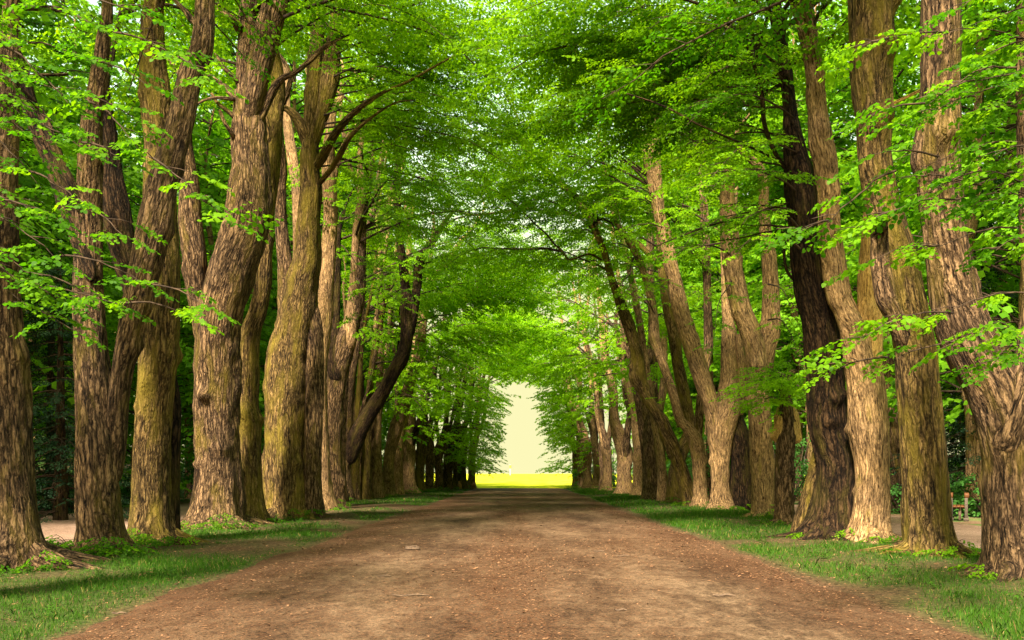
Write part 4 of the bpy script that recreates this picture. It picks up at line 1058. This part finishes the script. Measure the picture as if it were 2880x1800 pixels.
def weeds():
    g = np.random.default_rng(15)
    fo = Foliage(15)
    for k in range(260):
        sx = g.choice([-1, 1])
        x, y = sx * g.uniform(5.0, 9.2), g.uniform(9, 42)
        if grass_mask(np.array(x), np.array(y)) < .3: continue
        z = float(vz(np.array(x), np.array(y)))
        for q in range(g.integers(2, 5)):
            fo.s.append((x + g.normal(0, .05), y + g.normal(0, .05), z + .01, g.uniform(0, 6.28), g.uniform(.3, 1.1), g.normal(0, .3), g.uniform(.10, .24), g.uniform(.2, .7)))
    o = fo.build('weeds', [GRASSM, TWIG], T_MID, None, (0, 0, 0), clear=False, twigs=False)
    return tag(o, 'broad leaved weeds dotted through the verge grass', 'weeds', kind='stuff')


weeds()


def litter():
    g = np.random.default_rng(77)
    mb = MB()
    for (y0, y1, n, sz) in ((7, 14, 60000, .0115), (14, 24, 46000, .017), (24, 45, 20000, .026)):
        x, y = g.uniform(-9, 9, n), g.uniform(y0, y1, n)
        k = g.uniform(0, 1, n) < np.where(np.abs(x) < 4.5, litter_amt(x, y) ** 1.5, .4)
        x, y = x[k], y[k]
        n = len(x)
        z = np.where(np.abs(x) < 4.25, cross(x, y), vz(x, y)) + .008
        a = g.uniform(0, 6.28, n)
        l = sz * g.lognormal(0, .4, n)
        w = l * g.uniform(.3, .8, n)
        d = np.stack([np.cos(a), np.sin(a), g.normal(0, .16, n)], 1) * l[:, None]
        s = np.stack([-np.sin(a), np.cos(a), g.normal(0, .16, n)], 1) * w[:, None]
        c = np.stack([x, y, z], 1)
        V = np.stack([c - d, c - s, c + d, c + s], 1)
        mb.add(V.reshape(-1, 3), np.arange(n * 4).reshape(n, 4), 0, tone=np.repeat(np.clip(g.normal(.42, .42, n), 0, 1), 4))
    return tag(mb.build('leaf_litter', LITTERM), 'reddish brown leaf crumbs and bud scales strewn over road and verges', 'leaf litter', kind='stuff')


litter()

# ------------------------------------------------------------------ sticks on the road
def stick(label, x, y, wpx, rz, r=.014, flatp=False):
    Y = H * F / (y - VY)
    c = P(x, y, Y)
    L = wpx * Y / F
    z0 = float(cross(np.array(c[0]), np.array(c[1])))
    root_name = 'bark_piece' if flatp else 'stick'
    mb = MB()
    d = np.array([math.cos(rz), math.sin(rz), 0])
    if flatp:
        for k in range(1):
            box(mb, (0, 0, .035), (L, .13, .05), rz, .12, 0, .012)
        t = np.linspace(-.5, .5, 5)
        tube(mb, np.stack([d * L * q + np.array([0, -.03, .07 + .01 * math.sin(9 * q)]) for q in t]), np.array([.01, .02, .022, .018, .008]), 7)
    else:
        g = np.random.default_rng(int(x))
        t = np.linspace(-.5, .5, 9)
        pts = np.stack([d * L * q + np.array([0, 0, r * 1.1 + .008 * math.sin(q * 8)]) + np.array([-d[1], d[0], 0]) * g.normal(0, .008) for q in t])
        tube(mb, pts, r * (1 - .5 * np.abs(t * 2) ** 2), 7)
        e = pts[5]
        s = np.array([-d[1], d[0], .1])
        tube(mb, np.stack([e, e + (d * .6 + s * .5) * L * .12, e + (d + s * .6) * L * .2]), np.array([r * .6, r * .45, r * .2]), 5)
    o = mb.build(root_name, STICKM)
    o.location = (c[0], c[1], z0)
    return tag(o, label, 'bark' if flatp else 'stick', 'sticks fallen on the road' if not flatp else None)


stick('flat brown slab of bark lying on the pale middle of the road', 1160, 1554, 40, .05, flatp=True)
stick('long thin stick lying crosswise in the reddish litter at mid road', 1155, 1690, 105, .04, .012)
stick('dark knobbly stick on the pale wheel track near the bench verge', 2035, 1688, 60, -.06, .016)
stick('short stick on open dirt beyond the bark slab toward the bench side', 1752, 1574, 36, .05, .012)
stick('tiny pair of twig ends nearest the camera just past mid road', 1745, 1733, 36, .1, .012)
stick('thin stick by the grass tongue of the dogs\' verge', 335, 1735, 40, .03, .012)
stick('slim twig on the light wheel track of the dogs\' side', 1080, 1632, 40, .0, .011)
stick('thin twig farther along, beside the dark patch', 1685, 1560, 32, -.03, .012)

# ------------------------------------------------------------------ bench, second bench, litter bin
def bench(label, x, Y, rz, zg, wood, post):
    b = empty('park_bench', (x, Y, zg), rz)
    tag(b, label, 'bench')
    for sx in (-1, 1):
        for sy in (0, 1):
            mb = MB()
            cx = sx * .235
            box(mb, (cx, sy * 1.5, .41), (.10, .13, .86), 0, 0, 0, .012)
            box(mb, (cx * 1.0, sy * 1.5, .03), (.17, .20, .10), 0, 0, 0, .012)
            mb.build('upright', post, b)
        mb = MB()
        box(mb, (sx * .25, .75, .83), (.15, 1.66, .15), 0, 0, 0, .012)
        mb.build('back_board', wood, b)
    mb = MB()
    for k in (-1, 0, 1):
        box(mb, (k * .125, .75, .455), (.115, 1.62, .05), 0, 0, 0, .008)
    mb.build('seat', wood, b)
    for sy in (0.12, 1.38):
        mb = MB()
        box(mb, (0, sy, .40), (.36, .08, .05), 0, 0, 0, .006)
        box(mb, (.04, sy, .19), (.09, .07, .38), 0, 0, 0, .006)
        mb.build('brace', STICKM, b)
    return b


bench('park bench of orange boards on grey posts past the side path', *(P(2696, 1460, 33.5)[:2]), R(-24), 0.02, ORANGE, CONC)
bench('pale wooden bench far across the other path beside the litter bin', *(P(549, 1385, 66)[:2]), R(20), -0.0, PALEW, PALEW)
lb = empty('litter_bin', (*P(543, 1387, 64)[:2], 0.0))
tag(lb, 'dark round litter bin on a slim pale post in front of the pale bench', 'litter bin')
mb = MB()
tube(mb, np.array([(0, 0, -.1), (0, 0, .3), (0, 0, .62)]), np.array([.035, .035, .035]), 10)
mb.build('post', PALEW, lb)
mb = MB()
tube(mb, np.array([(0, 0, .42), (0, 0, .43), (0, 0, .58), (0, 0, .80), (0, 0, .82), (0, 0, .80), (0, 0, .5), (0, 0, .49)]), np.array([.02, .12, .15, .17, .165, .15, .13, .01]), 16)
mb.build('bin_body', BINM, lb, smooth=True)

# ------------------------------------------------------------------ two dogs
def dog(label, x, Y, rz, fur, tail_up, zg, s=1.0):
    b = empty('dog', (x, Y, zg), rz)
    tag(b, label, 'dog')
    vs, es, rs = [], [], []
    def chain(pts, start=None):
        prev = start
        for (p, r) in pts:
            vs.append(p); rs.append(r)
            if prev is not None: es.append((prev, len(vs) - 1))
            prev = len(vs) - 1
        return prev
    # spine runs +Y (walking away from the road's viewer), pelvis first
    chain([((0, -.28, .47), .105)])
    chain([((0, -.12, .47), .105), ((0, .05, .46), .125), ((0, .22, .46), .135), ((0, .34, .50), .10)], 0)
    neck = 4
    chain([((0, .44, .60), .07), ((0, .50, .68), .075), ((0, .60, .67), .055), ((0, .70, .63), .035)], neck)
    for sx in (-1, 1):
        st = -.05 if sx < 0 else .07
        chain([((sx * .085, -.30 + st * .3, .36), .06), ((sx * .09, -.24 + st, .26), .045), ((sx * .09, -.37 + st, .14), .026), ((sx * .09, -.34 + st, .02), .026), ((sx * .09, -.28 + st, .012), .024)], 0)
        chain([((sx * .085, .24, .34), .05), ((sx * .088, .23 - st, .22), .034), ((sx * .088, .25 - st, .10), .025), ((sx * .088, .25 - st, .02), .026), ((sx * .088, .30 - st, .012), .024)], 3)
        chain([((sx * .06, .47, .73), .026), ((sx * .095, .46, .68), .018)], neck + 2)
    if tail_up:
        chain([((0, -.37, .54), .032), ((0.01, -.42, .64), .03), ((.03, -.42, .74), .026), ((.05, -.38, .83), .015)], 0)
    else:
        chain([((0, -.37, .46), .032), ((0.01, -.45, .38), .028), ((.02, -.50, .30), .02), ((.02, -.54, .25), .012)], 0)
    me = bpy.data.meshes.new('body')
    me.from_pydata([tuple(q * s for q in v) for v in vs], es, [])
    o = bpy.data.objects.new('body', me)
    COL.objects.link(o)
    o.parent = b
    sk = o.modifiers.new('skin', 'SKIN')
    for v, r in zip(me.skin_vertices[0].data, rs): v.radius = (r * s, r * s)
    me.skin_vertices[0].data[0].use_root = True
    sk.use_smooth_shade = True
    o.modifiers.new('sub', 'SUBSURF').render_levels = 2
    me.materials.append(fur)


dog('reddish brown dog with its tail held up, trotting away on the grass', -5.65, 95, R(14), FUR, True, 0.1)
dog('dark brown dog with lowered tail, beside the last tree', -4.35, 95, R(-12), FURD, False, 0.1)

# ------------------------------------------------------------------ far tower over the field
tw = empty('water_tower', (*P(1435, 1325, 700)[:2], 0))
tag(tw, 'slim pale pink tower far across the yellow field', 'tower')
mb = MB()
tube(mb, np.array([(0, 0, -1), (0, 0, 2), (0, 0, 5)]), np.array([.45, .42, .55]), 14); mb.build('shaft', PINKW, tw, smooth=True)
mb = MB()
tube(mb, np.array([(0, 0, 5), (0, 0, 5.05), (0, 0, 7.3), (0, 0, 7.32), (0, 0, 7.8)]), np.array([.5, .72, .78, .85, .05]), 14); mb.build('tank', PINKW, tw, smooth=False)

# ------------------------------------------------------------------ the woods on both sides
def wood_tree(seed, h, zlow, nb, leafmat, lmax, tone, scale=1.35):
    root = empty('forest_tree', (0, 0, 0))
    g = np.random.default_rng(seed)
    k = 8
    hts = np.linspace(-.5, h, k)
    W = np.stack([np.cumsum(g.normal(0, .22, k)), np.cumsum(g.normal(0, .22, k)), hts], 1)
    W[:2, :2] = 0
    mb = MB()
    p, _ = stem(mb, W, np.linspace(.26, .04, k), 14, .4, seed, .6)
    mb.build('trunk', BARK['pale'], root, (0, 0, 0), True, ('bark',))
    fo = Foliage(seed)
    fo.auto([p], nb, zlow, h, 1.8, lmax, 0, 3.15, scale=scale, dens=.62, rise=.1, tone=tone)
    fo.build('crown', [leafmat, TWIG], T_FAR, root, (0, 0, 0), clear=False)
    return root


def shrub(seed, h, w, leafmat, tone):
    root = empty('shrub', (0, 0, 0))
    fo = Foliage(seed)
    g = fo.g
    for k in range(20):
        a = g.uniform(0, 6.28)
        q = np.array([math.cos(a), math.sin(a), 0]) * g.uniform(0, .35) * w
        e = q + np.array([math.cos(a) * w * g.uniform(.2, .8), math.sin(a) * w * g.uniform(.2, .8), h * g.uniform(.35, 1)])
        fo.bough(q, e, arch=.15, droop=.5, r0=.03, dens=.8, scale=.75, tone=tone, side=.4, start=.1)
    fo.build('foliage', [leafmat, TWIG], T_MID, root, (0, 0, 0), clear=False)
    return root


def fir(seed, h):
    root = empty('fir_tree', (0, 0, 0))
    g = np.random.default_rng(seed)
    mb = MB()
    hts = np.linspace(-.4, h, 7)
    W = np.stack([hts * 0, hts * 0, hts], 1)
    stem(mb, W, np.linspace(.3, .03, 7), 12, .4, seed, .5)
    mb.build('trunk', BARK['dark'], root, (0, 0, 0), True, ('bark',))
    fo = Foliage(seed)
    z = .5
    while z < h - .4:
        L = (1 - z / h) * h * .24 + .3
        for k in range(6):
            a = g.uniform(0, 6.28)
            fo.bough((0, 0, z), (math.cos(a) * L, math.sin(a) * L, z - L * .28), arch=.12, droop=-.3, r0=.03, dens=.85, scale=.7, tone=g.uniform(.2, .7), side=.3, start=.1)
        z += .5
    fo.build('crown', [NEEDLE, TWIG], T_MID, root, (0, 0, 0), clear=False)
    return root


def copy_tree(o, parent=None):
    c = o.copy()
    COL.objects.link(c)
    if parent: c.parent = parent
    for ch in o.children: copy_tree(ch, c)
    return c


used = set()


def place(proto, x, y, rz, sc, label, cat, group, dz=0.0):
    o = proto if proto.name not in used else copy_tree(proto)
    used.add(proto.name)
    o.location = (x, y, float(hill(np.array(x), np.array(y))) - .05 + dz)
    o.rotation_euler = (0, 0, rz)
    o.scale = (sc, sc, sc)
    tag(o, label, cat, group)


WT = [wood_tree(501, 24, 3.0, 60, LEAFW, 5.5, .62), wood_tree(502, 29, 5, 64, LEAFW, 6.0, .55), wood_tree(503, 19, 2.0, 50, LEAFW, 5, .7), wood_tree(504, 30, 8, 60, LEAFW, 6.5, .5)]
SH = [shrub(601, 2.6, 1.6, LEAFD, .5), shrub(602, 3.6, 2.0, LEAFD, .62), shrub(603, 1.7, 1.4, LEAFD, .7)]
FT = [fir(701, 11), fir(702, 14)]
g = np.random.default_rng(99)
for side, who in ((-1, "dogs'"), (1, 'bench')):
    n = 0
    for k in range(9):      # thicket closing in on the path farther down the avenue
        y = 52 + k * 5.6 + g.uniform(-1.5, 1.5)
        place(SH[g.integers(2)], side * g.uniform(12.5, 16), y, g.uniform(0, 6.28), g.uniform(1.2, 1.7), f'dark green shrub at the wood edge on the {who} side', 'shrub', f'shrubs along the wood edge on the {who} side')
        place(WT[g.integers(4)], side * g.uniform(13.5, 17), y + 2, g.uniform(0, 6.28), g.uniform(1.0, 1.25), f'leafy green tree of the wood beyond the path on the {who} side', 'tree', f'wood beyond the path on the {who} side')
    for k in range(8):
        place(WT[k % 4], side * g.uniform(15.5, 19), 74 + k * 4.2, g.uniform(0, 6.28), g.uniform(1.15, 1.35), f'leafy green tree of the wood beyond the path on the {who} side', 'tree', f'wood beyond the path on the {who} side')
    for k in range(7):      # the wood's end by the field
        place(SH[k % 2], side * ((8.6 if side < 0 else 7.6) + k * 2.4), 103 + g.uniform(-2, 2), g.uniform(0, 6.28), g.uniform(1.2, 1.8), f'dark green shrub at the wood edge on the {who} side', 'shrub', f'shrubs along the wood edge on the {who} side')
    for ring, (x0, x1, cnt) in enumerate(((19, 26, 15), (27, 38, 15), (40, 60, 13))):
        for k in range(cnt):
            y = 18 + (k + g.uniform(.1, .9)) * (92 if ring < 2 else 88) / cnt
            x = side * g.uniform(x0, x1)
            if side > 0 and ring == 0: x -= 3.0
            place(WT[g.integers(4)], x, y, g.uniform(0, 6.28), g.uniform(.85, 1.25), f'leafy green tree of the wood beyond the path on the {who} side', 'tree', f'wood beyond the path on the {who} side')
            n += 1
    for k in range(17):
        y = 17 + (k + g.uniform(0, 1)) * 85 / 17
        x = side * g.uniform(18.5, 21.5) if side < 0 else g.uniform(15.6, 19)
        if side < 0 and k % 3 == 0: place(WT[k % 4], -g.uniform(19, 23), y + 18 * (y < 30), g.uniform(0, 6.28), 1.28, f'leafy green tree of the wood beyond the path on the {who} side', 'tree', f'wood beyond the path on the {who} side')
        if side < 0 and abs(x / y + .328) < .02: continue
        if side > 0 and 27 < y < 37: continue
        place(SH[g.integers(3)], x, y, g.uniform(0, 6.28), g.uniform(.8, 1.3), f'dark green shrub at the wood edge on the {who} side', 'shrub', f'shrubs along the wood edge on the {who} side')
for (x, y, s, lab) in ((-15.2, 33, .8, 'dark fir seen between the two lindens with the slanting limb and rings'), (-19.5, 41.5, .9, 'dark fir behind the gap before the biggest forked linden'), (-21.5, 30, .85, 'dark fir behind the picture-edge linden on the dogs\' side'),
                       (18.6, 40, 1.0, 'dark fir behind the orange bench'), (17.2, 30, .8, 'dark fir between the bench and the bending linden'), (20.5, 45, 1.0, 'dark fir rising farther back past the bench')):
    place(FT[0] if s < .9 else FT[1], x, y, g.uniform(0, 6), s, lab, 'tree', None)
place(SH[2], *P(2800, 1400, 36.5)[:2], .6, 1.2, 'light green sapling bush just behind the orange bench', 'shrub', None)
# one old linden across the bench-side path, seen between two trunks of the row
linden('tall grey linden across the side path, seen between two row trunks', 42, 'brown',
       [(2522, 1442, 90), (2520, 1400, 58), (2512, 1300, 48), (2502, 1150, 42), (2494, 1040, 42), (2488, 900, 36), (2482, 700, 30), (2475, 500, 24)], crown=cr(0, n=20, zlow=9, zhigh=18, lmin=2, lmax=5, spread=3.1), seed=97, group=None)

# ------------------------------------------------------------------ light, sky, camera
SUN_EL, SUN_AZ = R(43), R(200)     # azimuth measured clockwise from +Y: the sun stands behind the camera, a little to its left
W = bpy.data.worlds.new('World')
SC.world = W
W.use_nodes = True
nt = W.node_tree
nt.nodes.clear()
sky = nt.nodes.new('ShaderNodeTexSky')
sky.sky_type = 'NISHITA'
sky.sun_disc = False
sky.sun_elevation = SUN_EL
sky.sun_rotation = SUN_AZ
sky.dust_density = 1.0
sky.ozone_density = 0.6
mxn = nt.nodes.new('ShaderNodeMix'); mxn.data_type = 'RGBA'; mxn.blend_type = 'MULTIPLY'
mxn.inputs[0].default_value = 1.0
mxn.inputs[7].default_value = (1.0, 0.85, 0.45, 1)
nt.links.new(sky.outputs[0], mxn.inputs[6])
bg = nt.nodes.new('ShaderNodeBackground'); bg.inputs[1].default_value = 0.15
tcw = nt.nodes.new('ShaderNodeTexCoord')
sep = nt.nodes.new('ShaderNodeSeparateXYZ'); nt.links.new(tcw.outputs['Generated'], sep.inputs[0])
mr = nt.nodes.new('ShaderNodeMapRange'); mr.interpolation_type = 'SMOOTHSTEP'
mr.inputs[1].default_value = 0.12; mr.inputs[2].default_value = 0.45; mr.inputs[3].default_value = 1.0; mr.inputs[4].default_value = 0.0
nt.links.new(sep.outputs[2], mr.inputs[0])
mh = nt.nodes.new('ShaderNodeMix'); mh.data_type = 'RGBA'      # pale yellow haze low in the overcast sky
nt.links.new(mr.outputs[0], mh.inputs[0]); nt.links.new(mxn.outputs[2], mh.inputs[6]); mh.inputs[7].default_value = (1.12, 1.07, 0.56, 1)
nt.links.new(mh.outputs[2], bg.inputs[0])
wo = nt.nodes.new('ShaderNodeOutputWorld')
nt.links.new(bg.outputs[0], wo.inputs[0])

sl = bpy.data.lights.new('sun', 'SUN')
sl.energy = 3.6
sl.angle = R(8)
sl.color = (1.0, 0.90, 0.74)
so = bpy.data.objects.new('sun', sl)
COL.objects.link(so)
d = np.array([math.sin(SUN_AZ) * math.cos(SUN_EL), math.cos(SUN_AZ) * math.cos(SUN_EL), math.sin(SUN_EL)])
from mathutils import Vector
so.rotation_euler = Vector(d).to_track_quat('Z', 'Y').to_euler()
so.location = (0, -20, 40)

cam = bpy.data.cameras.new('camera')
cam.sensor_width = 36
cam.lens = 35
cam.shift_x = -20 / 2880
cam.shift_y = 431 / 2880
cam.clip_end = 6000
co = bpy.data.objects.new('camera', cam)
COL.objects.link(co)
co.location = (0, 0, H)
co.rotation_euler = (R(90), 0, 0)
SC.camera = co

SC.view_settings.view_transform = 'Standard'
SC.view_settings.look = 'None'
SC.view_settings.exposure = 2.55
SC.view_settings.gamma = 1.0
SC.cycles.max_bounces = 6
SC.cycles.diffuse_bounces = 4
SC.cycles.transmission_bounces = 4
SC.cycles.sample_clamp_indirect = 6
SC.cycles.use_denoising = True
SC.render.film_transparent = False
